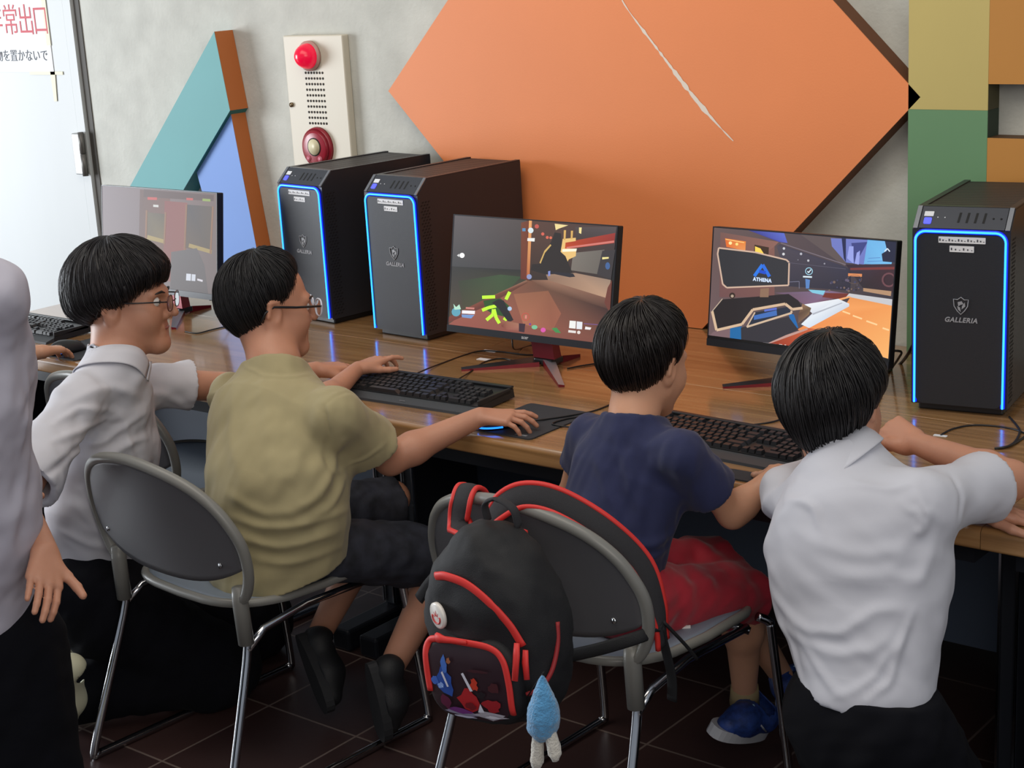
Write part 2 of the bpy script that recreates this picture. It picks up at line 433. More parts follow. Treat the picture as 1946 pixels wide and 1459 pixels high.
for ch, px in (('非', -10), ('常', 20), ('出', 49), ('口', 77)):
    q = at(px, 42, YD - 0.003) - so; ob_ = put_text(ch, 0.128, q, (1, 0, 0), (0, 0, 1), M_redink, sg, 'red_character', bold=-0.0005); ob_.data.transform(Matrix.Diagonal((0.84, 1, 1, 1)))
q = at(52, 107, YD - 0.003) - so; put_text('物を置かないで', 0.050, q + A_([-0.04, 0, 0]), (1, 0, 0), (0, 0, 1), M_ink, sg, 'small_writing')

# wall boards
WF = 3.86
def board(name, label, pts, front, back, mf, ms, cat='wall board'):
    c = np.mean(A_(pts), 0); o = thing(name, label, cat, (c[0], front, c[1]))
    L = [(p[0] - c[0], p[1] - c[1]) for p in pts]; t = back - front
    MB().prism(L, (0, 0.0, 0), (1, 0, 0), (0, 0, 1), (0, -1, 0), 0.003).part('painted_face', mf, o)
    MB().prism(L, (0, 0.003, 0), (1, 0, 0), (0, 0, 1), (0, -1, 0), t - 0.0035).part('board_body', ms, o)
    return o
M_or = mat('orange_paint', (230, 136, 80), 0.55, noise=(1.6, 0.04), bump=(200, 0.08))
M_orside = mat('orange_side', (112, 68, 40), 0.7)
hx, hz, hd = -2.72, 1.366, 0.912; zc = 0.702
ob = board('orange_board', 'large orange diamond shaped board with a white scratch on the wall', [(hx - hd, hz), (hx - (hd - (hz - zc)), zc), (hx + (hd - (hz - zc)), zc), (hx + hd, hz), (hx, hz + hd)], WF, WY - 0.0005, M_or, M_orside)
def scratch(pts, wd, name, m, par):
    P = [at(x, y, WF - 0.0008) for x, y in pts]; b = MB(); L = []; R = []
    for i, p in enumerate(P):
        d = P[min(i + 1, len(P) - 1)] - P[max(i - 1, 0)]; d = nz(d); n = np.cross(d, [0, 1, 0]); j = wd[i] * (1 + 0.35 * rng.randn())
        L.append(p + n * j / 2); R.append(p - n * j / 2)
    o = A_(par.location); v = [p - o for p in L + R]; k = len(P)
    b.add(v, [(i, i + 1, k + i + 1, k + i) for i in range(k - 1)]); b.part(name, m, par)
sp = [(1182 + 213 * t ** 1.06, 268 * t ** 0.93 - 0) for t in np.linspace(0, 1, 46)]
sp = [(x + 3.5 * math.sin(i * 0.13), y) for i, (x, y) in enumerate(sp)]
wdt = [0.0025 + 0.010 * math.exp(-((i / 45 - 0.62) / 0.2) ** 2) + 0.004 * math.exp(-((i / 45 - 0.25) / 0.12) ** 2) for i in range(46)]
scratch(sp, wdt, 'scratch_mark', mat('bare_white', (226, 214, 200), 0.8), ob)
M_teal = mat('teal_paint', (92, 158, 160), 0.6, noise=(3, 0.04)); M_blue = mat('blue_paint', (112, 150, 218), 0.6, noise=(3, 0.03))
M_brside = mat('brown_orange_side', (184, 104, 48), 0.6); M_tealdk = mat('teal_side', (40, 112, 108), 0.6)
def xz(px, py, Y): q = at(px, py, Y); return (q[0], q[2])
def down(p, q, z):  # extend the line p-q to height z
    t = (z - p[1]) / (q[1] - p[1]); return (p[0] + (q[0] - p[0]) * t, z)
F1 = 3.845
a, c2, l, e = xz(407, 60, F1), xz(437, 210, F1), xz(252, 345, F1), xz(350, 358, F1)
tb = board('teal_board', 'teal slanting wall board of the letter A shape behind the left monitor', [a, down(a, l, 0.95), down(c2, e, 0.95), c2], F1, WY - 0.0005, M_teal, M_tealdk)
b = MB(); vA, vB = A_([a[0], F1 - 0.0005, a[1]]), A_([c2[0], F1 - 0.0005, c2[1]]); o_ = A_(tb.location)
dv = A_([0.0015, 0, 0.0]); b.add([vA - o_ + dv, vB - o_ + dv, vB - o_ + dv + A_([0, WY - F1 - 0.001, 0]), vA - o_ + dv + A_([0, WY - F1 - 0.001, 0])], [(0, 1, 2, 3)]); b.part('orange_edge', M_brside, tb, 'orange painted side edge')
F2 = 3.862
a, r_, l0, l1 = xz(437.5, 211, F2), xz(487, 470, F2), xz(371, 318, F2), xz(385, 368, F2)
bb = board('blue_board', 'light blue slanting wall board of the letter A shape with orange side edge', [a, l0, down(l0, l1, 0.703), down(a, r_, 0.703)], F2, WY - 0.0005, M_blue, M_blue)
e2 = down(a, r_, 0.703); o_ = A_(bb.location); b = MB(); T = WY - F2 - 0.001
v0, v1 = A_([a[0] + 0.0015, F2 - 0.0005, a[1]]) - o_, A_([e2[0] + 0.0015, F2 - 0.0005, e2[1]]) - o_
b.add([v0, v1, v1 + A_([0, T, 0]), v0 + A_([0, T, 0])], [(0, 1, 2, 3)]); b.part('orange_edge', M_brside, bb, 'orange painted side edge')
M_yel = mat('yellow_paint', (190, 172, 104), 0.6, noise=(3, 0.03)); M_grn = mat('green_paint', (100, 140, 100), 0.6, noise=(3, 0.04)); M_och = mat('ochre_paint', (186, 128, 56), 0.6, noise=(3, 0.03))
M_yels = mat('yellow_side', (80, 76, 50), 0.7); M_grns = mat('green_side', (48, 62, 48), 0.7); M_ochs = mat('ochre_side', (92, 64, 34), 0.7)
R4 = lambda x0, x1, z0, z1: [(x0, z0), (x1, z0), (x1, z1), (x0, z1)]
xa, xb = xz(1726, 208, WF)[0], xz(1877, 208, WF)[0]; zy = xz(1800, 209, WF)[1]
z1, z2 = xz(1910, 160, WF)[1], xz(1910, 263, WF)[1]
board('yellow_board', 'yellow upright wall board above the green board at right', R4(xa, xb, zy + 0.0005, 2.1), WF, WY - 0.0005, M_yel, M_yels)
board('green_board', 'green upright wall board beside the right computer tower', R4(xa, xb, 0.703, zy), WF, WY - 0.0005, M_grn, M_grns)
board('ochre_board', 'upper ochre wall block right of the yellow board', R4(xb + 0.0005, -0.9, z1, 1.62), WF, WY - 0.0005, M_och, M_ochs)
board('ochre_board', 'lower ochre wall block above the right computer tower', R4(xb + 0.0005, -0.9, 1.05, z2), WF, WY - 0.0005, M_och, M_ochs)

# fire alarm panel
AY = 3.90
x0, zt = xz(537, 68, AY); x1 = xz(650, 68, AY)[0]; zb = 1.0
al = thing('fire_alarm_panel', 'cream metal fire alarm panel with red lamp and red call button', 'alarm panel', ((x0 + x1) / 2, AY, 1.3)); ao = A_(al.location)
ww = (x1 - x0) / 2
MB().rbox(-ww, ww, 0, WY - AY, zb - 1.3, zt - 1.3, 0.004).part('panel_box', mat('panel_cream', (208, 200, 182), 0.45), al)
def onp(px, py, y=0.0): q = at(px, py, AY + y) - ao; return q
Mx = Matrix.Rotation(math.pi / 2, 3, 'X'); Mx = A_([[1, 0, 0], [0, 0, -1], [0, 1, 0]])  # z of the ball -> -y
q = onp(590, 106)
b = MB(); b.tube([q + A_([0, -0.001, 0]), q + A_([0, -0.012, 0])], 0.050, 24); b.part('lamp_ring', mat('lamp_ring', (196, 150, 140), 0.4), al)
b = MB(); b.ball(q + A_([0, -0.012, 0]), (0.042, 0.042, 0.050), 24, 10, M=Mx, half=True); b.part('red_lamp', mat('red_lamp', (190, 14, 46), 0.2, emit=((235, 10, 60), 0.55)), al)
b = MB()
for j in range(10):
    for i in range(7):
        qx = -0.040 + i * 0.0133; qz = 0.085 - j * 0.0187
        c = onp(601, 187) + A_([qx, -0.0006, qz]); b.tube([c, c + A_([0, -0.0006, 0])], 0.0042, 8)
b.part('speaker_grille', mat('grille_hole', (52, 50, 48), 0.8), al)
q = onp(606, 280)
b = MB(); b.tube([q, q + A_([0, -0.014, 0])], [0.070, 0.066], 32); b.tube([q + A_([0, -0.0142, 0]), q + A_([0, -0.022, 0])], [0.064, 0.050], 32); b.part('call_disc', mat('alarm_red', (150, 28, 46), 0.3), al)
b = MB(); b.tube([q + A_([0, -0.022, 0.004]), q + A_([0, -0.0245, 0.004])], 0.027, 24); bt = b.part('button', mat('button_cream', (214, 204, 168), 0.4), al)
b = MB(); b.tube([q + A_([0, -0.0215, 0.004]), q + A_([0, -0.0235, 0.004])], 0.031, 24); b.part('button_ring', mat('grille_hole', (0, 0, 0)), al)
for dx in (-0.030, 0.024):
    b = MB(); b.tube([q + A_([dx, -0.021, -0.036]), q + A_([dx, -0.0235, -0.036])], 0.010, 14)
    b.part('indicator', mat('pink_dot', (190, 96, 112), 0.4), al)
b = MB(); b.box(q[0] - 0.02, q[0] + 0.012, q[1] - 0.0215, q[1] - 0.0195, q[2] + 0.036, q[2] + 0.041); b.part('caption_strip', M_white, al)
q = onp(555, 199); MB().tube([q, q + A_([0, -0.006, 0])], 0.008, 12).part('key_lock', mat('lock_metal', (120, 104, 80), 0.3, metal=0.8), al)

# ---------------------------------------------------------------- desks
ZT = 0.70
def desk(x0, x1, y0, y1, label, front):
    o = thing('desk', label, 'desk', ((x0 + x1) / 2, (y0 + y1) / 2, 0), group='wooden desks along the wall'); cx, cy = o.location[0], o.location[1]
    g = 0.0007; X0, X1, Y0, Y1 = x0 - cx + g, x1 - cx - g, y0 - cy + g, y1 - cy - g
    rr_ = 0.012 if front else 0.001; pf = [(Y1, ZT - 0.044), (Y1, ZT)] + [(Y0 + rr_ - rr_ * math.sin(t), ZT - rr_ + rr_ * math.cos(t)) for t in np.linspace(0, math.pi / 2, 7)] + [(Y0 + 0.006 - 0.006 * math.cos(t), ZT - 0.038 - 0.006 * math.sin(t)) for t in np.linspace(0, math.pi / 2, 5)]
    MB().prism(pf, (X1, 0, 0), (0, 1, 0), (0, 0, 1), (1, 0, 0), X1 - X0).part('desktop', M_wood, o)
    MB().box(X0 + 0.04, X1 - 0.04, Y0 + 0.07, Y1 - 0.05, ZT - 0.10, ZT - 0.0465).part('apron', M_dark, o)
    MB().box(X0 + 0.06, X1 - 0.06, Y1 - 0.075, Y1 - 0.055, 0.20, ZT - 0.1005).part('modesty_panel', M_slate, o)
    for sx in (X0 + 0.03, X1 - 0.07):
        b = MB(); b.rbox(sx, sx + 0.04, Y0 + 0.27, Y1 - 0.08, 0.06, ZT - 0.1005, 0.006)
        lg = b.part('leg', M_dark, o)
        b = MB(); b.rbox(sx - 0.012, sx + 0.052, Y0 + 0.07, Y1 - 0.03, 0.0, 0.0595, 0.008); b.part('foot', M_dark, lg)
        b = MB(); b.box(sx - 0.001, sx + 0.004, Y0 + 0.264, Y0 + 0.269, 0.07, ZT - 0.1005); b.box(sx + 0.036, sx + 0.041, Y0 + 0.264, Y0 + 0.269, 0.07, ZT - 0.1005); b.part('chrome_strip', M_chrome, lg)
    return o
XS = [-4.66, -2.9035, -1.150, 0.60]
nm = ['left', 'middle', 'right']
for i in range(3):
    desk(XS[i], XS[i + 1], 2.725, 3.338, 'wooden desk in the front row, ' + ['left one before the glasses wearing kneeling student', 'long middle one holding the two nearer keyboards', 'right one at the photo edge under a flat hand'][i], True)
    desk(XS[i], XS[i + 1], 3.339, 3.925, 'wooden desk in the back row against the wall, ' + ['left one under the left monitor', 'middle one under the orange board', 'right one at the photo edge'][i], False)

# ---------------------------------------------------------------- monitors
def scr_mat(s): return mat('screen_glow_%g' % s, (14, 14, 16), 0.42, spec=0.22, vcol=s)
class Screen:
    def __init__(s, o, yaw, tilt, zb, W, Hh):
        s.o = o; s.W = W; s.H = Hh; s.Z = zb
        Rz = A_([[math.cos(yaw), -math.sin(yaw), 0], [math.sin(yaw), math.cos(yaw), 0], [0, 0, 1]]); s.Rz = Rz
        s.up = A_([0, -math.sin(tilt), math.cos(tilt)]); s.n = A_([0, -math.cos(tilt), -math.sin(tilt)])   # in the monitor's own frame
        s.O = A_([0, 0, zb])
    def uv(s, px, py):
        d = CR.T @ A_([px - 973.0, py - 729.5, CF]); O = A_(s.o.location) + s.Rz @ s.O; n = s.Rz @ s.n
        t = ((O - CC) @ n) / (d @ n); q = s.Rz.T @ (CC + d * t - O); return q[0], q @ s.up
    def M(s, u, v, w): return s.O + A_([u, 0, 0]) + s.up * v + s.n * w   # w towards the viewer
    def clip(s, u, v, m=0.003, mb=0.0195): return min(max(u, -s.W / 2 + m), s.W / 2 - m), min(max(v, mb), s.H - m)
def poly_layers(sc, polys, bz, name, m):
    "polys: list of (points px, colour or colours)"
    V = []; Fc = []; C = []
    for L, (pts, cols) in enumerate(polys):
        if not hasattr(cols[0], '__len__'): cols = [cols] * len(pts)
        k = len(V)
        for p in pts:
            u, v = sc.clip(*sc.uv(*p), mb=bz); V.append(sc.M(u, v, 0.0006 + 0.000012 * L))
        Fc.append(tuple(range(k, k + len(pts)))); C += [srgb(*c) for c in cols]
    me = bpy.data.meshes.new(name); me.from_pydata([tuple(v) for v in V], [], Fc)
    ca = me.color_attributes.new('col', 'FLOAT_COLOR', 'POINT'); ca.data.foreach_set('color', A_(C, np.float32).ravel())
    return link(name, me, m, sc.o)
def monitor(loc, yaw, tilt, sz, label, flip=False):
    o = thing('computer_monitor', label, 'monitor', loc, yaw); W, Hh = 0.54 * sz, 0.318 * sz; zb = 0.075
    s = Screen(o, yaw, tilt, zb, W, Hh)
    MB().rbox(-W / 2, W / 2, -0.026, 0.0, 0, Hh, 0.003, 2, M=lambda p: tuple(s.M(p[0], p[2], p[1]))).part('housing', M_black, o)
    MB().rbox(-W * 0.33, W * 0.33, -0.048, -0.0262, 0.03, Hh * 0.75, 0.008, 2, M=lambda p: tuple(s.M(p[0], p[2], p[1]))).part('back_cover', M_black, o)
    b = MB()
    for u0, u1, v0, v1, t in ((-W / 2, W / 2, 0, 0.0185, 0.0035), (-W / 2, W / 2, Hh - 0.0025, Hh, 0.0015), (-W / 2, -W / 2 + 0.0025, 0.0186, Hh - 0.0026, 0.0015), (W / 2 - 0.0025, W / 2, 0.0186, Hh - 0.0026, 0.0015)):
        b.box(u0, u1, 0.0001, t, v0, v1, M=lambda p: tuple(s.M(p[0], p[2], p[1])))
    b.part('bezel', mat('bezel_black', (34, 37, 44), 0.35), o)
    if not flip:
        put_text('acer', 0.013, s.M(0.0, 0.009, 0.0038), (1, 0, 0), s.up, mat('logo_silver', (176, 178, 182), 0.4), o, 'logo', bold=0.0003)
    # stand: neck, hub, two long front legs, short rear leg
    red = mat('stand_red', (122, 20, 34), 0.3, metal=0.3); blk = mat('stand_black', (30, 30, 33), 0.35); sil = mat('stand_silver', (176, 184, 196), 0.25, metal=0.6)
    hub = A_([0.03, 0.055, 0.0]); top = s.M(0.0, 0.10, -0.05)
    b = MB()
    q0, q1 = hub + A_([0, 0.0, 0.022]), A_([-0.005, top[1] + 0.01, top[2]])
    for sx in (1,):
        b.add([q0 + A_([-0.035, -0.018, 0]), q0 + A_([0.035, -0.018, 0]), q0 + A_([0.03, 0.02, 0]), q0 + A_([-0.03, 0.02, 0]),
               q1 + A_([-0.042, -0.012, 0]), q1 + A_([0.030, -0.012, 0]), q1 + A_([0.026, 0.014, 0]), q1 + A_([-0.036, 0.014, 0])],
              [(0, 1, 2, 3), (4, 7, 6, 5), (0, 4, 5, 1), (1, 5, 6, 2), (2, 6, 7, 3), (3, 7, 4, 0)])
    b.part('neck', red, o)
    b = MB(); b.rbox(hub[0] - 0.03, hub[0] + 0.03, hub[1] - 0.025, hub[1] + 0.03, 0.004, 0.0215, 0.004); b.part('hub', blk, o)
    def leg(tip, wd, m1, m2, lab):
        t = A_([tip[0], tip[1], 0.0]); d = nz(t - hub); nn = A_([-d[1], d[0], 0]); a = hub + d * 0.025
        b = MB(); b.cur = 0; h0, h1 = 0.022, 0.008
        v = [a - nn * wd, a + nn * wd, t + nn * wd * 0.45, t - nn * wd * 0.45]
        tv = [v[0] + A_([0, 0, h0]), v[1] + A_([0, 0, h0 * 0.6]), v[2] + A_([0, 0, h1 * 0.6]), v[3] + A_([0, 0, h1])]
        b.add(v + tv, [(3, 2, 1, 0), (0, 1, 5, 4), (1, 2, 6, 5), (2, 3, 7, 6), (3, 0, 4, 7)]); b.cur = 1
        b.add(tv, [(0, 1, 2, 3)]); b.part('stand_leg', [m1, m2], o, lab)
    leg((-0.145, -0.10), 0.016, red, blk, 'black front stand leg')
    leg((0.20, -0.115), 0.017, red, sil, 'silver topped front stand leg')
    leg((0.05, 0.165), 0.018, red, red, 'red rear stand leg')
    return o, s
m1, s1 = monitor((-4.16, 3.275, ZT), 0.003, -0.129, 1.053, 'leftmost computer monitor showing a dim brown game scene, red stand')
m2, s2 = monitor((-2.655, 3.28, ZT), 0.01, -0.185, 1.01, 'middle computer monitor with neon green shapes and lime hand gadget on screen')
m3, s3 = monitor((-1.938, 3.44, ZT), -0.04, -0.132, 0.955, 'right computer monitor with ATHENA logo and orange ground on screen', flip=True)
k5 = lambda *p: [(820 + x / 4.863, 390 + y / 4.863) for x, y in p]
k6 = lambda *p: [(1320 + x / 4.863, 400 + y / 4.863) for x, y in p]
k1 = lambda *p: [(x / 2.7786, y / 2.7786) for x, y in p]
def dot(c, r, n=12, ry=None): return [(c[0] + r * math.cos(2 * math.pi * i / n), c[1] + (ry or r) * math.sin(2 * math.pi * i / n)) for i in range(n)]
def strk(pts, wd):
    "a stroke of width wd along pts as quads"
    o = []
    for (ax, ay), (bx, by) in zip(pts[:-1], pts[1:]):
        L = math.hypot(bx - ax, by - ay) + 1e-9; nx, ny = -(by - ay) / L * wd / 2, (bx - ax) / L * wd / 2
        o.append([(ax + nx, ay + ny), (bx + nx, by + ny), (bx - nx, by - ny), (ax - nx, ay - ny)])
    return o
# middle screen
P2 = [(k5((150, 60), (900, 120), (900, 700), (150, 620)), [(96, 90, 92), (84, 76, 74), (62, 60, 60), (70, 72, 74)]),
      (k5((150, 560), (900, 600), (900, 720), (150, 1100)), [(58, 58, 58), (50, 50, 50), (66, 66, 52), (84, 74, 60)]),
      (k5((250, 700), (640, 640), (830, 660), (640, 860), (300, 980)), [(60, 66, 54), (66, 84, 60), (60, 78, 56), (70, 82, 58), (76, 72, 56)]),
      (k5((890, 100), (1720, 190), (1660, 700), (890, 700)), [(92, 66, 56), (74, 62, 62), (60, 54, 54), (58, 48, 44)]),
      (k5((1330, 200), (1710, 200), (1700, 265), (1340, 310)), [(82, 72, 72), (88, 78, 78), (80, 72, 74), (70, 60, 58)]),
      (k5((1310, 440), (1600, 410), (1560, 640), (1290, 600)), [(122, 116, 108), (108, 102, 96), (104, 98, 92), (120, 112, 104)]),
      (k5((1580, 420), (1700, 410), (1660, 680), (1530, 640)), (64, 60, 62)),
      (k5((830, 160), (905, 140), (900, 690), (825, 680)), [(118, 70, 52), (112, 62, 46), (110, 56, 42), (104, 54, 44)]),
      (k5((905, 110), (932, 110), (908, 650), (880, 650)), [(236, 176, 110), (220, 150, 96), (190, 112, 70), (170, 96, 60)]),
      (k5((1050, 440), (1110, 330), (1140, 250), (1200, 260), (1210, 420), (1260, 520), (1320, 660), (1060, 640), (920, 600), (930, 545), (1010, 540)), (50, 45, 44)),
      (k5((1225, 345), (1700, 255), (1690, 350), (1235, 405)), [(180, 70, 40), (150, 58, 54), (140, 52, 46), (196, 76, 40)]),
      (k5((1250, 385), (1690, 325), (1690, 345), (1250, 400)), (208, 120, 110)),
      (k5((1215, 310), (1335, 300), (1335, 330), (1240, 345), (1235, 400), (1340, 400), (1335, 470), (1270, 500), (1260, 520), (1240, 470), (1195, 430)), [(230, 190, 120)] * 11),
      (k5((1140, 170), (1265, 185), (1180, 215), (1150, 230)), (236, 214, 150)), (k5((1225, 230), (1245, 230), (1240, 320), (1222, 320)), (214, 170, 96)),
      (k5((1290, 235), (1310, 235), (1305, 310), (1288, 310)), (214, 170, 96)), (k5((1365, 205), (1390, 205), (1385, 265), (1365, 255)), (240, 220, 150)),
      (k5((1100, 360), (1110, 370), (1050, 440), (1010, 540), (1000, 530), (1045, 420)), (206, 170, 100)),
      (k5((1210, 405), (1345, 400), (1340, 425), (1210, 430)), (246, 240, 214)),
      (k5(*dot((975, 195), 20)), (190, 90, 80)), (k5(*dot((1030, 265), 15)), (210, 100, 84)), (k5(*dot((1072, 297), 14)), (214, 104, 84)), (k5(*dot((1104, 300), 13)), (214, 110, 84)),
      # floor of the game scene
      (k5((150, 1100), (470, 880), (880, 690), (1080, 720), (1660, 960), (1640, 1320), (150, 1110)), [(150, 86, 76), (150, 92, 74), (120, 80, 62), (100, 74, 60), (62, 46, 46), (120, 76, 66), (158, 96, 84)]),
      (k5((760, 820), (1080, 790), (1200, 1000), (1120, 1160), (850, 1100)), [(150, 100, 76), (140, 92, 70), (150, 94, 74), (150, 92, 74), (168, 108, 84)]),
      (k5((150, 1030), (470, 880), (880, 690), (890, 715), (500, 935), (150, 1085)), [(120, 66, 56), (128, 74, 60), (150, 110, 90), (96, 62, 50), (104, 58, 50), (110, 60, 54)]),
      (k5((920, 690), (1080, 690), (1650, 860), (1640, 960), (1100, 790)), [(120, 86, 70), (150, 112, 92), (120, 86, 74), (84, 60, 54), (104, 74, 60)]),
      (k5((1060, 640), (1330, 625), (1660, 690), (1630, 860), (1080, 692)), [(150, 122, 102), (160, 130, 110), (150, 128, 112), (186, 150, 124), (140, 110, 92)]),
      (k5((1100, 610), (1310, 630), (1330, 660), (1280, 665), (1110, 630)), (50, 48, 54)),
      (k5((1630, 760), (1670, 690), (1650, 1000), (1600, 900)), (110, 64, 56)),
      (k5(*dot((905, 660), 24)), (140, 150, 190)), (k5((1080, 610), (1100, 605), (1100, 650), (1080, 655)), (130, 140, 200)), (k5(*dot((1630, 560), 22, 12, 34)), (70, 100, 150)),
      (k5((1580, 480), (1640, 478), (1640, 492), (1580, 500)), (240, 224, 150))]
P2.append((k5((480, 880), (640, 860), (720, 930), (720, 1040), (560, 1000), (500, 960)), (50, 84, 44)))
for q in ([(470, 850), (590, 845)], [(690, 870), (725, 800)], [(470, 970), (530, 945), (600, 930)], [(575, 960), (570, 1010), (510, 1060)], [(580, 960), (600, 1040), (630, 1090)], [(670, 1040), (700, 1060)]):
    P2 += [(k5(*z), (196, 255, 62)) for z in strk(q, 30)]
P2 += [(k5((560, 900), (620, 868), (670, 880), (760, 1060), (720, 1080), (690, 1050), (620, 950)), (44, 44, 46)),
       (k5((640, 1060), (700, 1070), (760, 1075), (870, 1110), (860, 1165), (700, 1150), (650, 1120)), [(156, 100, 84), (150, 100, 80), (120, 76, 60), (170, 120, 100), (140, 90, 80), (150, 90, 78), (120, 66, 56)]),
       (k5((810, 1090), (870, 1095), (860, 1175), (810, 1165)), (62, 46, 56)), (k5(*dot((725, 955), 20)), (170, 200, 230)),
       (k5(*dot((230, 985), 42)), (96, 160, 180)), (k5((205, 910), (230, 940), (260, 915), (275, 960), (215, 965)), (180, 224, 200)),
       (k5((285, 970), (405, 975), (402, 1005), (283, 1000)), (240, 236, 240)), (k5((280, 1008), (400, 1013), (370, 1045), (285, 1035)), (120, 150, 200)), (k5((320, 940), (400, 946), (398, 962), (320, 956)), (200, 130, 120)),
       (k5(*dot((285, 463), 24)), (250, 250, 250)), (k5((238, 463), (258, 448), (258, 478)), (220, 220, 220)),
       (k5(*dot((920, 232), 26)), (214, 226, 230)), (k5((890, 303), (958, 303), (955, 335), (888, 330)), (232, 232, 228)), (k5((842, 212), (872, 212), (872, 240), (842, 240)), (90, 140, 180)),
       (k5((1280, 1065), (1338, 1070), (1334, 1140), (1274, 1134)), (236, 236, 232)), (k5((1345, 1072), (1398, 1078), (1394, 1146), (1342, 1142)), (226, 228, 232)), (k5((1268, 1152), (1338, 1160), (1336, 1182), (1266, 1174)), (226, 220, 216)),
       (k5(*dot((1364, 1174), 16)), (226, 216, 210)), (k5((1425, 1120), (1480, 1130), (1470, 1150), (1420, 1146)), (236, 232, 232)), (k5((1410, 1090), (1540, 1100), (1540, 1106), (1410, 1096)), (120, 90, 150)),
       (k5(*dot((955, 1126), 28, 10, 20)), (120, 190, 150)), (k5(*dot((1035, 1152), 24, 10, 22)), (214, 90, 170)), (k5((1112, 1135), (1160, 1130), (1200, 1180), (1150, 1175)), (70, 140, 80)), (k5(*dot((914, 1098), 10)), (120, 60, 150))]
P2 += [(k5(*z), (190, 84, 74)) for z in strk(dot((872, 1030), 34, 14) + [(906, 1030)], 7)] + [(k5((868, 1015), (886, 1015), (884, 1048), (866, 1046)), (214, 130, 120))]
poly_layers(s2, P2, 0.0186, 'screen_image', scr_mat(1.0))
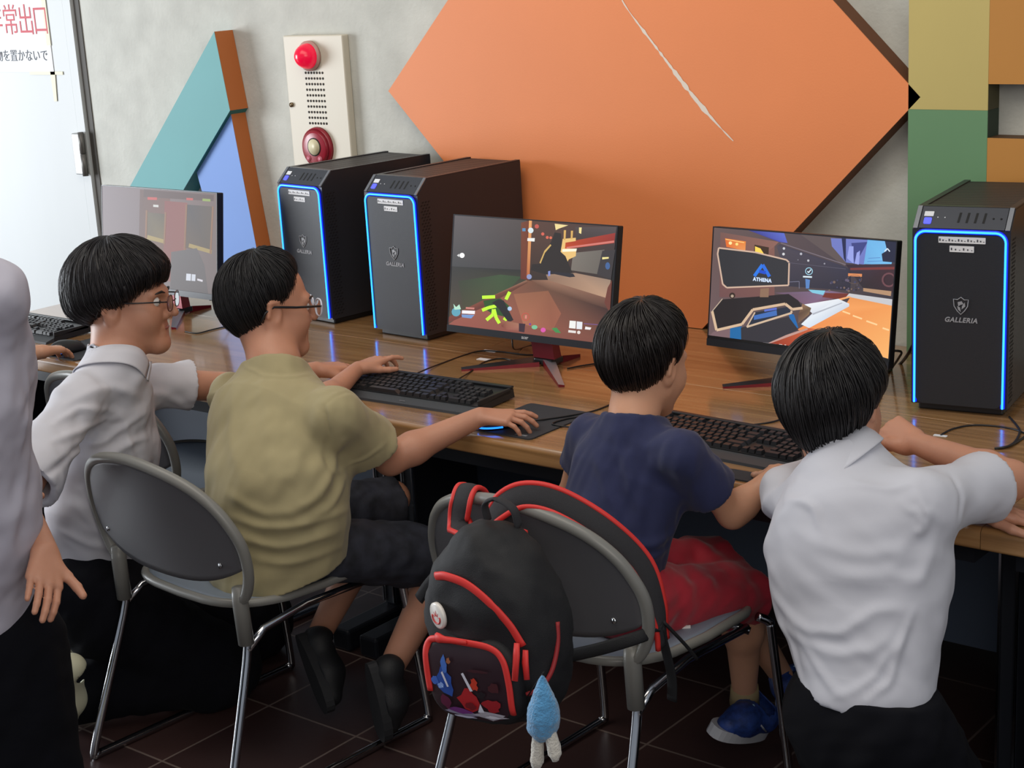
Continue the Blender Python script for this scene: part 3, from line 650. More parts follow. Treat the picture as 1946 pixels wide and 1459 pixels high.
# right screen
W_ = (238, 240, 244)
P3 = [(k6((100, 100), (1900, 240), (1840, 1500), (90, 1300)), [(104, 86, 84), (66, 62, 72), (60, 56, 62), (110, 90, 92)]),
      (k6((500, 170), (830, 200), (860, 300), (780, 290)), [(60, 60, 130), (96, 110, 200), (90, 100, 190), (70, 70, 150)]),
      (k6((240, 200), (780, 290), (740, 330), (740, 800), (230, 800)), [(120, 88, 82), (140, 100, 90), (130, 92, 84), (120, 84, 80), (112, 80, 80)]),
      (k6((282, 255), (475, 285), (470, 372), (295, 335)), [(220, 110, 50), (226, 130, 60), (230, 150, 90), (226, 110, 50)]),
      (k6((555, 315), (688, 340), (684, 420), (550, 385)), (66, 50, 40)), (k6((560, 330), (610, 350), (655, 420), (560, 390)), [(250, 210, 90)] * 4),
      (k6((790, 310), (1400, 520), (1450, 560), (1440, 740), (870, 700), (760, 330)), [(70, 66, 78), (62, 60, 76), (50, 48, 60), (52, 50, 62), (60, 58, 70), (80, 74, 84)]),
      (k6((980, 215), (1300, 250), (1400, 480), (1390, 515)), (96, 84, 84)),
      (k6((1260, 255), (1600, 265), (1570, 500), (1400, 480), (1270, 330)), (112, 122, 190)),
      (k6((1360, 250), (1400, 255), (1400, 480), (1380, 440)), (44, 48, 80)), (k6((1450, 300), (1600, 290), (1540, 400), (1480, 500)), (66, 72, 130)),
      (k6((1430, 330), (1470, 330), (1470, 490), (1410, 440)), (150, 160, 226)), (k6((1500, 390), (1530, 370), (1520, 500), (1480, 490)), (150, 160, 226)),
      (k6((1600, 265), (1870, 280), (1820, 500), (1565, 495)), [(110, 176, 226), (120, 180, 230), (120, 190, 236), (110, 170, 220)]),
      (k6((1760, 280), (1880, 280), (1850, 480), (1740, 470), (1730, 400), (1780, 370)), (44, 46, 66)),
      (k6((1400, 500), (1870, 495), (1850, 760), (1560, 720), (1440, 560)), [(56, 44, 56), (70, 48, 56), (60, 46, 52), (52, 46, 50), (60, 54, 66)]),
      (k6((1440, 530), (1860, 520), (1860, 545), (1440, 550)), (120, 60, 60)),
      (k6((1560, 715), (1820, 745), (1815, 790), (1560, 745)), (176, 140, 110)),
      # street
      (k6((740, 760), (1250, 740), (1450, 770), (1050, 880), (1000, 860), (870, 780)), [(110, 88, 110), (130, 110, 140), (110, 66, 60), (126, 96, 120), (120, 92, 110), (110, 88, 104)]),
      (k6((1210, 760), (1450, 770), (1350, 820), (1180, 800)), (116, 56, 48)),
      (k6((1050, 730), (1210, 740), (1190, 780), (1090, 760)), (130, 196, 220)), (k6((1025, 630), (1068, 640), (1060, 720), (1030, 720)), (90, 130, 190)),
      (k6((1430, 765), (1830, 820), (1825, 890), (1400, 800)), (196, 196, 200)),
      (k6((1440, 800), (1840, 880), (1800, 1440), (950, 1100), (1050, 1040), (1380, 900)), [(226, 146, 84), (236, 156, 90), (244, 178, 108), (232, 140, 80), (234, 156, 100), (240, 160, 96)]),
      (k6((1430, 790), (1450, 800), (1100, 900), (1080, 880)), (240, 170, 110)),
      (k6((1000, 870), (1330, 815), (1430, 860), (1430, 885), (1060, 1085), (985, 1050), (1090, 950)), [W_, (226, 230, 236), (220, 224, 232), (200, 208, 220), (210, 220, 236), (224, 232, 240), (214, 220, 230)]),
      (k6((1090, 950), (1360, 850), (1370, 856), (1095, 965)), (176, 180, 190)),
      (k6((1060, 1085), (700, 1260), (880, 1310), (1300, 1120)), [(196, 96, 60), (150, 60, 44), (170, 70, 50), (226, 130, 80)]),
      (k6((640, 1290), (1040, 1085), (1050, 1100), (700, 1300)), (190, 150, 140)),
      # console
      (k6((175, 1120), (330, 1080), (330, 1240), (140, 1200)), (124, 100, 104)), (k6((330, 1085), (440, 1070), (435, 1240), (325, 1230)), (40, 104, 160)), (k6((870, 950), (920, 960), (960, 1080), (905, 1110)), (40, 104, 170)),
      (k6((430, 1080), (870, 980), (960, 1100), (680, 1260), (430, 1240)), (56, 54, 60)),
      (k6((160, 930), (260, 820), (640, 790), (870, 770), (960, 830), (1000, 900), (900, 900), (840, 860), (540, 910), (440, 1050), (200, 1100)), (46, 42, 44)),
      (k6((610, 720), (690, 715), (685, 800), (605, 800)), (140, 110, 90)), (k6(*dot((350, 785), 28)), (60, 48, 44)), (k6(*dot((350, 790), 14)), (180, 160, 140)),
      (k6((480, 1080), (560, 940), (860, 890), (900, 940)), (46, 52, 66)), (k6((550, 970), (760, 920), (764, 968), (550, 1010)), (70, 110, 180)),
      (k6((645, 915), (760, 895), (762, 915), (648, 935)), (90, 110, 200)), (k6((1000, 860), (1080, 900), (1060, 960), (960, 1040), (960, 960)), [(150, 116, 90), (110, 90, 70), (140, 110, 84), (120, 92, 76), (96, 72, 60)]),
      (k6((225, 345), (560, 385), (860, 460), (872, 490), (866, 690), (300, 710), (262, 660), (222, 420)), [(56, 56, 60)] * 8)]
for q, wd, c in (([(225, 345), (560, 385), (850, 455), (876, 480), (870, 690), (300, 712), (262, 680), (215, 400), (225, 345)], 14, (206, 176, 156)),
                 ([(165, 930), (205, 1105), (440, 1050), (540, 915), (840, 862), (905, 912), (1000, 900)], 24, (210, 180, 150)), ([(165, 930), (260, 815)], 8, (190, 170, 150)),
                 ([(485, 1075), (900, 945), (895, 925)], 18, (206, 180, 154)), ([(485, 1075), (560, 940)], 12, (206, 180, 154)),
                 ([(1370, 930), (1440, 955)], 14, (255, 206, 150)), ([(1465, 970), (1550, 1000)], 14, (255, 206, 150)), ([(1590, 1020), (1690, 1055)], 15, (255, 206, 150)), ([(1740, 1085), (1800, 1105)], 15, (255, 206, 150)),
                 ([(630, 500), (555, 605)], 30, (50, 120, 226)), ([(632, 500), (695, 610)], 30, (50, 110, 220)), ([(600, 560), (660, 575)], 30, (40, 80, 200)),
                 ([(800, 300), (1400, 500)], 8, (120, 110, 120)), ([(860, 480), (1400, 540)], 5, (90, 86, 100)), ([(880, 660), (970, 655), (970, 720)], 5, (120, 120, 140)),
                 (dot((1060, 560), 32, 16) + [(1092, 560)], 7, (160, 210, 230)), ([(1046, 560), (1056, 574), (1078, 545)], 9, (220, 240, 250)),
                 ([(1005, 610), (1088, 614)], 14, (220, 236, 244)), ([(1422, 592), (1550, 598)], 26, (220, 140, 90)), (dot((1482, 635), 66, 16, 40) + [(1548, 635)], 4, (110, 90, 80)),
                 (dot((1800, 640), 60, 18) + [(1860, 640)], 16, (110, 74, 80)), ([(1760, 378), (1785, 350), (1808, 378)], 10, (220, 230, 240)),
                 ([(625, 1225), (700, 1232)], 16, (220, 214, 220)), ([(712, 1234), (760, 1240)], 14, (214, 206, 212)), ([(785, 1238), (815, 1242)], 12, (220, 190, 180)), ([(835, 1242), (850, 1244)], 12, (220, 190, 180)), ([(1610, 440), (1720, 435)], 5, (90, 130, 190)), ([(1600, 470), (1740, 465)], 5, (90, 130, 190))):
    P3 += [(k6(*z), c) for z in strk(q, wd)]
for c, r, col in (((830, 350), 12, (200, 200, 206)), ((826, 402), 13, (210, 210, 214)), ((988, 400), 12, (180, 180, 190)), ((1055, 462), 11, (190, 190, 196)), ((1205, 490), 8, (150, 150, 160)), ((960, 455), 6, (120, 120, 130)), ((395, 310), 14, (250, 220, 130)), ((335, 300), 16, (255, 230, 160))):
    P3.append((k6(*dot(c, r, 8)), col))
for i in range(26):
    x, y = 1240 + rng.rand() * 310, 640 + rng.rand() * 110; P3.append((k6(*dot((x, y), 5 + 9 * rng.rand(), 6)), [(70, 70, 96), (100, 90, 110), (54, 50, 60), (120, 100, 90)][i % 4]))
P3.append((k6((290, 260), (465, 292), (463, 300), (292, 268)), (255, 200, 120)))
poly_layers(s3, P3, 0.026, 'screen_image', scr_mat(1.0))
def scr_text(s, txt, px, py, size, col, nm, **k):
    u, v = s.uv(px, py); put_text(txt, size, s.M(u, v, 0.0026), (1, 0, 0), s.up, mat('glow_%d_%d_%d' % col, (10, 10, 10), emit=(col, 1.0)), s.o, nm, **k)
scr_text(s3, 'ATHENA', 1320 + 630 / 4.863, 400 + 641 / 4.863, 0.0125, (206, 224, 250), 'screen_lettering', bold=0.0005, space=1.12)
# left screen
P1 = [(k1((530, 950), (1160, 1020), (1160, 1620), (530, 1560)), [(118, 106, 110), (104, 84, 80), (104, 92, 90), (126, 114, 116)]),
      (k1((740, 1000), (900, 1020), (890, 1460), (730, 1440)), [(92, 66, 60), (104, 70, 60), (110, 84, 72), (96, 80, 78)]),
      (k1((870, 1060), (990, 1070), (980, 1500), (860, 1480)), [(120, 60, 56), (126, 72, 66), (128, 84, 76), (124, 80, 74)]),
      (k1((990, 1080), (1120, 1090), (1110, 1330), (980, 1310)), [(66, 60, 62), (84, 70, 60), (84, 72, 60), (90, 74, 60)]),
      (k1((780, 1120), (870, 1130), (866, 1280), (776, 1270)), [(92, 82, 64), (84, 74, 60), (110, 96, 66), (96, 84, 66)]),
      (k1((780, 1240), (870, 1265), (866, 1285), (776, 1262)), (150, 130, 76)), (k1((1000, 1285), (1120, 1320), (1118, 1340), (996, 1305)), (150, 130, 78)),
      (k1((760, 1000), (1130, 1030), (1128, 1062), (758, 1040)), (80, 58, 54)),
      (k1((905, 1330), (1040, 1310), (1080, 1400), (1100, 1560), (900, 1540)), (90, 84, 84)),
      (k1((780, 1040), (830, 1042), (830, 1056), (780, 1054)), (176, 70, 66)), (k1((985, 1044), (1020, 1046), (1020, 1058), (985, 1056)), (176, 70, 66)), (k1((1070, 1048), (1112, 1051), (1112, 1064), (1070, 1061)), (130, 150, 70)),
      (k1((810, 1080), (838, 1082), (838, 1094), (810, 1092)), (190, 190, 186)), (k1((985, 1444), (1010, 1446), (1008, 1482), (983, 1480)), (196, 200, 210)), (k1((1014, 1447), (1034, 1449), (1032, 1484), (1012, 1482)), (190, 194, 204)),
      (k1((1043, 1470), (1072, 1478), (1070, 1488), (1042, 1480)), (200, 196, 204))]
P1 += [(k1(*z), (128, 92, 66)) for q in ([(985, 1080), (975, 1320)], [(1125, 1090), (1112, 1340)], [(775, 1110), (770, 1280)], [(875, 1120), (868, 1290)]) for z in strk(q, 9)]
poly_layers(s1, P1, 0.0186, 'screen_image', scr_mat(1.0))

# ---------------------------------------------------------------- computer towers
M_led = mat('led_blue', (10, 60, 200), 0.3, emit=((46, 150, 255), 2.6))
M_ledrim = mat('led_rim', (6, 24, 150), 0.3, emit=((8, 40, 235), 1.3))
M_bev = mat('port_panel', (74, 76, 82), 0.34, metal=0.4); M_hole = mat('port_hole', (6, 6, 7), 0.7)
M_front = mat('front_panel', (34, 36, 42), 0.5, bump=(700, 0.1)); M_logo = mat('emblem_silver', (150, 152, 158), 0.4)
M_gr = mat('grille_slat', (74, 70, 70), 0.4)
def tower(x, y, yaw, label):
    o = thing('computer_tower', label, 'computer tower', (x, y, ZT), yaw, 'tower computers on the desks'); W, D, H = 0.109, 0.447, 0.470
    zb, zl, ys = 0.018, 0.424, 0.046       # plinth, top of front panel, depth of the slanting port panel
    # body: side profile extruded over the width
    prof = [(0.004, zb), (0.004, zl), (ys, H - 0.004), (D, H - 0.004), (D, zb)]
    MB().prism([(p[0], p[1]) for p in prof], (W, 0, 0), (0, 1, 0), (0, 0, 1), (1, 0, 0), 2 * W).part('case_body', M_case, o)
    MB().rbox(-W + 0.012, W - 0.012, 0.02, D - 0.02, 0, zb - 0.0005, 0.004).part('base', M_black, o)
    MB().prism(rrect(2 * W - 0.022, zl - zb - 0.012, 0.018, x0=0, y0=(zl + zb) / 2 - 0.003), (0, -0.002, 0), (1, 0, 0), (0, 0, 1), (0, -1, 0), 0.0055).part('front_panel', M_front, o)
    w2 = W - 0.009; r = 0.022; zt = zl - 0.003; pts = [(w2, zb + 0.004)]
    for cx, cz, a0 in ((w2 - r, zt - r, 0), (-w2 + r, zt - r, 90)):
        for k in range(7): a = math.radians(a0 + 15 * k); pts.append((cx + r * math.cos(a), cz + r * math.sin(a)))
    pts.append((-w2, zb + 0.004))
    MB().tube([(p[0], -0.0035, p[1]) for p in pts], 0.0024, 8).part('light_strip', M_led, o, 'glowing blue light strip')
    MB().tube([(p[0] * 0.999, 0.0, p[1]) for p in pts], 0.0050, 8, flat=((0, 1, 0), 0.5)).part('light_diffuser', M_ledrim, o)
    # slanting port panel in its own frame
    o0 = A_([0, 0.004, zl + 0.002]); up = nz([0, ys - 0.004, H - zl - 0.004]); n = A_([0, -up[2], up[1]]); L = math.hypot(ys, H - zl) - 0.006
    MB().prism([(-W + 0.014, 0), (W - 0.014, 0), (W - 0.014, L), (-W + 0.014, L)], o0 + n * 0.002, (1, 0, 0), up, n, 0.002).part('port_panel', M_bev, o)
    for sx in (-1, 1):
        MB().prism([(sx * (W - 0.012), -0.001), (sx * (W - 0.002), -0.001), (sx * (W - 0.002), L + 0.001), (sx * (W - 0.012), L + 0.001)], o0 + n * 0.003, (1, 0, 0), up, n, 0.003).part('trim_bar', mat('bar_silver', (150, 152, 156), 0.3, metal=0.7), o)
    for k in range(4):
        u = -0.012 + k * 0.0185; MB().prism([(u, L * 0.28), (u + 0.005, L * 0.28), (u + 0.0065, L * 0.74), (u + 0.0015, L * 0.74)], o0 + n * 0.0026, (1, 0, 0), up, n, 0.0006).part('usb_port', M_hole, o)
    for u in (0.066, 0.083): q = o0 + A_([u, 0, 0]) + up * L * 0.5; MB().tube([q + n * 0.002, q + n * 0.0026], 0.0026, 10).part('audio_port', M_hole, o)
    for u in (-0.057, -0.041): q = o0 + A_([u, 0, 0]) + up * L * 0.5; MB().tube([q + n * 0.002, q + n * 0.0026], 0.0015, 8).part('indicator_light', M_white, o)
    q = o0 + A_([-0.078, 0, 0]) + up * L * 0.32
    MB().prism(rrect(0.017, 0.017, 0.003), q + n * 0.004, (1, 0, 0), up, n, 0.002).part('power_button', mat('power_blue', (60, 70, 200), 0.3, emit=((96, 100, 255), 0.9)), o)
    MB().prism(rrect(0.021, 0.013, 0.001), q + up * 0.019 + n * 0.0035, (1, 0, 0), up, n, 0.0012).part('label_sticker', M_white, o)
    # paper labels with two rows of tiny print
    for cz, wd, nn in ((zl - 0.021, 0.104, 15), (zl - 0.041, 0.054, 6)):
        q = MB().prism(rrect(wd, 0.014, 0.001, 2), (0.004, -0.0032, cz), (1, 0, 0), (0, 0, 1), (0, -1, 0), 0.001).part('label_sticker', M_white, o)
        b = MB()
        for k in range(nn): u = 0.004 - wd / 2 + wd * (k + 0.5) / nn; b.box(u - 0.0016, u + 0.0012, -0.0038, -0.0034, cz - 0.0028, cz + 0.0026 - 0.002 * (k % 3))
        b.part('print', M_ink, q)
    # emblem: shield outline with a figure, and the name under it
    cz = 0.255; S = 0.0165
    sh = [(-1, 0.85), (-0.45, 0.8), (0, 1.15), (0.45, 0.8), (1, 0.85), (0.92, -0.1), (0.5, -0.75), (0, -1.25), (-0.5, -0.75), (-0.92, -0.1)]
    q = [A_([0.004 + p[0] * S, -0.0030, cz + p[1] * S]) for p in sh]
    b = MB(); b.tube(q, 0.0011, 6, closed=True)
    for pl in ([(-0.45, 0.45), (0.1, 0.6), (0.35, 0.2), (-0.05, 0.1), (-0.35, -0.15)], [(0.5, 0.45), (0.6, -0.1), (0.1, -0.55), (0.15, -0.1)], [(-0.5, -0.1), (-0.1, -0.3), (0.0, -0.9), (-0.4, -0.55)]):
        b.prism([(p[0] * S, p[1] * S) for p in pl], (0.004, -0.0030, cz), (1, 0, 0), (0, 0, 1), (0, -1, 0), 0.0008)
    b.part('emblem', M_logo, o)
    put_text('GALLERIA', 0.0155, (0.004, -0.0028, cz - 0.034), (1, 0, 0), (0, 0, 1), M_logo, o, 'lettering', shear=0.25, bold=0.0005, space=1.1)
    # top grille
    MB().box(-W + 0.016, W - 0.016, ys + 0.02, D - 0.012, H - 0.0039, H - 0.0030).part('top_recess', M_hole, o)
    b = MB()
    for k in range(27):
        yy = ys + 0.024 + k * (D - ys - 0.045) / 27; b.add([(-W + 0.016, yy, H - 0.0028), (W - 0.016, yy + 0.02, H - 0.0028), (W - 0.016, yy + 0.026, H - 0.0028), (-W + 0.016, yy + 0.006, H - 0.0028)], [(0, 1, 2, 3)])
    b.part('top_grille', M_gr, o)
    b = MB(); b.box(-W + 0.001, W - 0.001, ys, ys + 0.02, H - 0.0038, H); b.box(-W + 0.001, -W + 0.016, ys + 0.02, D, H - 0.0038, H); b.box(W - 0.016, W - 0.001, ys + 0.02, D, H - 0.0038, H); b.part('top_frame', M_case, o)
    for sx in (-1, 1):    # band of small vents along the front of each side
        b = MB()
        for j in range(44):
            for i in range(3):
                yy = 0.014 + i * 0.012 + (0.006 if j % 2 else 0); zz = 0.03 + j * 0.0086
                if zz < zl - 0.01: X = sx * (W + 0.0004); b.add([(X, yy, zz), (X, yy + 0.0075, zz + 0.002), (X, yy + 0.0075, zz + 0.0062), (X, yy, zz + 0.0042)], [(0, 1, 2, 3)])
        b.part('side_vent', M_hole, o)
    return o
tower(-3.632, 3.431, -0.11, 'left computer tower with blue light strip and paper labels, behind the boy in olive')
tower(-3.212, 3.386, -0.05, 'middle computer tower with blue light strip standing left of the middle monitor')
tower(-1.492, 3.395, 0.16, 'right computer tower with blue light strip in front of the green board')
# ---------------------------------------------------------------- keyboards, mice, pads
M_key = mat('keycap', (34, 35, 38), 0.38); M_kb = mat('keyboard_case', (30, 32, 35), 0.4); M_rest = mat('wrist_rest', (54, 57, 62), 0.5)
def key_mesh():
    s = 0.0165 / 2; t = 0.0062; h = 0.0085
    b = MB(); b.add([(-s, -s, 0), (s, -s, 0), (s, s, 0), (-s, s, 0), (-t, -t + 0.0006, h), (t, -t + 0.0006, h), (t, t + 0.0006, h), (-t, t + 0.0006, h)],
                    [(3, 2, 1, 0), (0, 1, 5, 4), (1, 2, 6, 5), (2, 3, 7, 6), (3, 0, 4, 7), (4, 5, 6, 7)]); return b.mesh('key', [M_key])
KEYME = key_mesh()
def layout():
    "104 keys: x centre (in key pitches from the left), row, width in pitches"
    K = []; U = 0.0
    for x in [0, 2, 3, 4, 5, 6.5, 7.5, 8.5, 9.5, 11, 12, 13, 14]: K.append((x + .5, 5.25, 1))
    K += [(15.75 + i, 5.25, 1) for i in range(3)]
    K += [(i + .5, 4, 1) for i in range(13)] + [(14, 4, 2)] + [(15.75 + i, 4, 1) for i in range(3)] + [(19.0 + i, 4, 1) for i in range(4)]
    K += [(0.75, 3, 1.5)] + [(2 + i, 3, 1) for i in range(12)] + [(14.25, 3, 1.5)] + [(15.75 + i, 3, 1) for i in range(3)] + [(19.0 + i, 3, 1) for i in range(4)]
    K += [(0.875, 2, 1.75)] + [(2.25 + i, 2, 1) for i in range(11)] + [(13.875, 2, 2.25)] + [(19.0 + i, 2, 1) for i in range(3)]
    K += [(1.125, 1, 2.25)] + [(2.75 + i, 1, 1) for i in range(10)] + [(13.625, 1, 2.75), (16.75, 1, 1)] + [(19.0 + i, 1, 1) for i in range(4)]
    K += [(0.625, 0, 1.25), (1.875, 0, 1.25), (3.125, 0, 1.25), (6.875, 0, 6.25), (10.625, 0, 1.25), (11.875, 0, 1.25), (13.125, 0, 1.25), (14.375, 0, 1.25)] + [(15.75 + i, 0, 1) for i in range(3)] + [(19.5, 0, 2), (21, 0, 1), (22, 0, 1)]
    return K
KL = layout()
def keyboard(x, y, rz, label):
    o = thing('keyboard', label, 'keyboard', (x, y, ZT), rz, 'black keyboards on the desks'); P = 0.019; W = 0.228; 
    def top(yy): return 0.016 + (yy + 0.055) * 0.085
    b = MB(); prof = [(-0.058, 0.002), (-0.058, top(-0.058)), (0.082, top(0.082)), (0.086, 0.004)]
    b.prism(prof, (W, 0, 0), (0, 1, 0), (0, 0, 1), (1, 0, 0), 2 * W); b.part('case', M_kb, o)
    b = MB(); b.rbox(-W, W, 0.0725, 0.0855, top(0.0855), top(0.0855) + 0.006, 0.002); b.part('rear_ridge', M_kb, o)
    b = MB(); b.rbox(W - 0.008, W, -0.057, 0.0724, top(-0.05), top(0.07) + 0.004, 0.002); b.part('side_rim', M_kb, o)
    b = MB(); b.rbox(-W, -W + 0.008, -0.057, 0.0724, top(-0.05), top(0.07) + 0.004, 0.002); b.part('side_rim', M_kb, o)
    b = MB(); b.add([(-W, -0.059, 0), (W, -0.059, 0), (W, -0.092, 0), (-W, -0.092, 0), (-W, -0.059, 0.014), (W, -0.059, 0.014), (W, -0.090, 0.006), (-W, -0.090, 0.006)],
                    [(0, 1, 2, 3), (4, 7, 6, 5), (0, 4, 5, 1), (2, 6, 7, 3), (1, 5, 6, 2), (0, 3, 7, 4)]); b.part('wrist_rest', M_rest, o)
    b = MB(); b.box(-0.008, 0.010, -0.0800, -0.0790, 0.0096, 0.0104); b.part('logo_mark', M_logo, o)
    rest = MB()
    for i, (kx, kr, kw) in enumerate(KL):
        px = -W + 0.014 + kx * P * 0.965; py = -0.046 + kr * P * 1.02; pz = top(py) + 0.0002
        if i < 100:
            k = bpy.data.objects.new('key', KEYME); COL.objects.link(k); k.parent = o; k.location = (px, py, pz); k.rotation_euler = (0.085, 0, 0)
            k.scale = ((kw * 0.019 * 0.965 - 0.0025) / 0.0165, 1, 1)
        else:
            s = (kw * 0.019 * .965 - .0025) / 2; t = s - 0.002; rest.add([(px - s, py - .008, pz), (px + s, py - .008, pz), (px + s, py + .008, pz), (px - s, py + .008, pz), (px - t, py - .006, pz + .0085), (px + t, py - .006, pz + .0085), (px + t, py + .006, pz + .0092), (px - t, py + .006, pz + .0092)], [(3, 2, 1, 0), (0, 1, 5, 4), (1, 2, 6, 5), (2, 3, 7, 6), (3, 0, 4, 7), (4, 5, 6, 7)])
    q = rest.part('keys', M_key, o); q['kind'] = 'stuff'
    return o
keyboard(-2.718, 2.93, 0.045, 'full size black keyboard in front of the boy in the olive shirt')
keyboard(-1.815, 2.932, -0.055, 'full size black keyboard in front of the boy in the navy shirt')
keyboard(-4.40, 2.93, 0.0, 'black keyboard at the far left edge beside a resting hand')
M_pad = mat('mousepad_cloth', (44, 47, 53), 0.75, bump=(1500, 0.1))
def pad(x0, x1, y0, y1, label, txt=False):
    cx, cy = (x0 + x1) / 2, (y0 + y1) / 2
    o = thing('mouse_pad', label, 'mouse pad', (cx, cy, ZT))
    MB().prism(rrect(x1 - x0, y1 - y0, 0.012), (0, 0, 0.0032), (1, 0, 0), (0, 1, 0), (0, 0, 1), 0.003).part('pad_sheet', M_pad, o)
    if txt:
        b = MB(); b.box(x1 - cx - 0.055, x1 - cx - 0.022, y0 - cy + 0.012, y0 - cy + 0.020, 0.0033, 0.0036); b.part('pad_tag', mat('pad_tag', (120, 124, 130), 0.6), o)
    return o
pad(-2.428, -2.238, 2.762, 3.005, 'dark mouse pad under the hand of the boy in olive', True)
pad(-1.735, -1.47, 2.745, 2.80, 'small dark mouse pad before the right keyboard')
pad(-4.10, -3.90, 2.745, 2.97, 'dark mouse pad under the hand at the left edge')
def mouse(x, y, rz, label, glow):
    o = thing('computer_mouse', label, 'mouse', (x, y, ZT + 0.0035), rz); v = []; f = []
    n, m = 20, 10
    for i in range(m + 1):
        th = math.pi / 2 * i / m
        for k in range(n):
            a = 2 * math.pi * k / n; s_ = math.sin(th); c_ = math.cos(th)
            ey = 0.058 * s_ * math.sin(a); ex = 0.031 * s_ * math.cos(a) * (1 - 0.12 * math.cos(2 * a)); v.append((ex, ey, 0.0375 * c_ ** 0.75 * (1 - 0.25 * ey / 0.058) + 0.0005))
    for i in range(m):
        for k in range(n): f.append((i * n + k, (i + 1) * n + k, (i + 1) * n + (k + 1) % n, i * n + (k + 1) % n))
    f.append(tuple(m * n + k for k in range(n)))
    b = MB(); b.smooth = True; b.add(v, f); b.part('shell', M_black, o)
    b = MB(); b.tube([(0, 0.030, 0.0275), (0, 0.044, 0.020)], 0.0045, 8); b.part('scroll_wheel', M_kb, o)
    pts = [(0.0315 * math.cos(a), 0.0590 * math.sin(a), 0.007) for a in np.linspace(math.pi * 0.78, math.pi * 1.95, 22)]
    b = MB(); b.tube(pts, 0.0022, 6); b.part('light_ring', mat('mouse_glow_%d' % glow, (10, 40, 160), 0.3, emit=((30, 120, 255), 2.2 if glow else 0.5)), o, 'blue glowing ring')
    return o
mouse(-2.362, 2.812, -0.5, 'black mouse with a blue glowing ring under the hand of the boy in olive', 1)
mouse(-4.01, 2.80, -0.15, 'black mouse with a faint blue glow under the hand at the left edge', 0)
#mouse(-1.60, 2.773, 0.0, 'black mouse hidden between the navy shirt boy and the kneeling white shirt student', 0)

# ---------------------------------------------------------------- cables and small papers
def cable(pts, label, r=0.0021, name='cable', m=None, z0=None):
    b = MB(); c = A_(pts[0]); P = spline([A_(p) - c for p in pts], 8); b.tube(P, r, 6)
    o = link(name, b.mesh(name, [m or M_cable]), None, None, c); return tag(o, label, 'cable')
zt = ZT + 0.0024
Z = lambda x, y, z=0: atz(x, y, zt + z)
cable([Z(785, 712, .012), Z(840, 690), Z(905, 668), Z(950, 668), Z(1000, 674), Z(1040, 672)], 'thin black cable running from the middle keyboard past two white paper tags')
cable([Z(868, 722, .012), Z(893, 707), Z(920, 688), Z(955, 681), Z(990, 690), Z(1010, 688)], 'thin black cable curving from the keyboard to the middle monitor foot')
cable([Z(1078, 700), Z(1110, 694), Z(1150, 689), Z(1190, 690), Z(1230, 700)], 'black cable from the middle monitor foot to behind the boy in navy')
cable([Z(1004, 801, .008), Z(1040, 796, .003), Z(1085, 789, .003), Z(1130, 780), Z(1180, 760)], 'mouse cable lying across the middle mouse pad')
cable([Z(1090, 789, .002) + A_([0.03, 0.008, 0]), Z(1075, 796, .003), Z(1050, 806, .003), Z(1100, 812), Z(1140, 806)], 'second loop of cable over the middle mouse pad edge')
cable([at(973, 640, 3.30), at(976, 662, 3.31), Z(990, 662), Z(1020, 652), Z(1050, 640)], 'short cable hanging under the middle monitor')
cable([Z(1395, 808, .016), Z(1430, 807), Z(1465, 802), Z(1492, 794), Z(1530, 782)], 'thin cable from the right keyboard to behind the kneeling white shirt student')
cable([at(1660, 690, 3.47), Z(1690, 704), Z(1712, 690), at(1730, 665, 3.62), at(1745, 632, 3.66), at(1752, 600, 3.70)], 'thick black cable rising from the right monitor beside the right computer tower', 0.0042)
cable([at(1688, 666, 3.50), at(1712, 668, 3.52), at(1708, 680, 3.54), Z(1694, 700)], 'short black loop of cable behind the right monitor', 0.003)
cable([Z(1788, 826), Z(1810, 815), Z(1845, 808), Z(1885, 809), Z(1925, 815), Z(1960, 828)], 'thin arched cable on the desk before the right computer tower')
cable([Z(1918, 792), Z(1932, 808), Z(1938, 820), Z(1930, 838), Z(1915, 848), Z(1897, 852)], 'cable curling from the right computer tower to the photo edge', 0.0026)
cable([Z(1960, 818), Z(1940, 835), Z(1915, 848, .003), Z(1890, 852)], 'cable crossing the right edge of the desk', 0.0026)
cable([Z(352, 630), Z(375, 633), Z(400, 627), Z(440, 618), Z(480, 612)], 'thin cable on the glossy desk by the left monitor')
cable([at(398, 570, 3.28), at(420, 572, 3.32), Z(455, 590), Z(490, 600)], 'cable leaving the left monitor towards the computer towers')
cable([Z(150, 607, .014), Z(190, 606), Z(230, 600), Z(300, 590)], 'cable behind the far left keyboard')
def tagp(x, y, w, d, rz, label):
    o = MB(); o.prism(rrect(w, d, 0.002, 2), (0, 0, 0.001), (math.cos(rz), math.sin(rz), 0), (-math.sin(rz), math.cos(rz), 0), (0, 0, 1), 0.0008)
    ob = link('paper_tag', o.mesh('paper_tag', [M_white]), None, None, atz(x, y, ZT)); return tag(ob, label, 'paper tag')
tagp(931, 667, 0.045, 0.017, 0.1, 'small white paper tag on the desk, farther one near the middle monitor')
tagp(921, 683, 0.045, 0.019, 0.05, 'small white paper tag on the desk, nearer one by the keyboard cable')
tagp(448, 628, 0.05, 0.017, 0.1, 'white paper tag on the desk left of the boy in olive')
tagp(1787, 828, 0.030, 0.012, 0.1, 'tiny white tag at the end of the arched cable')

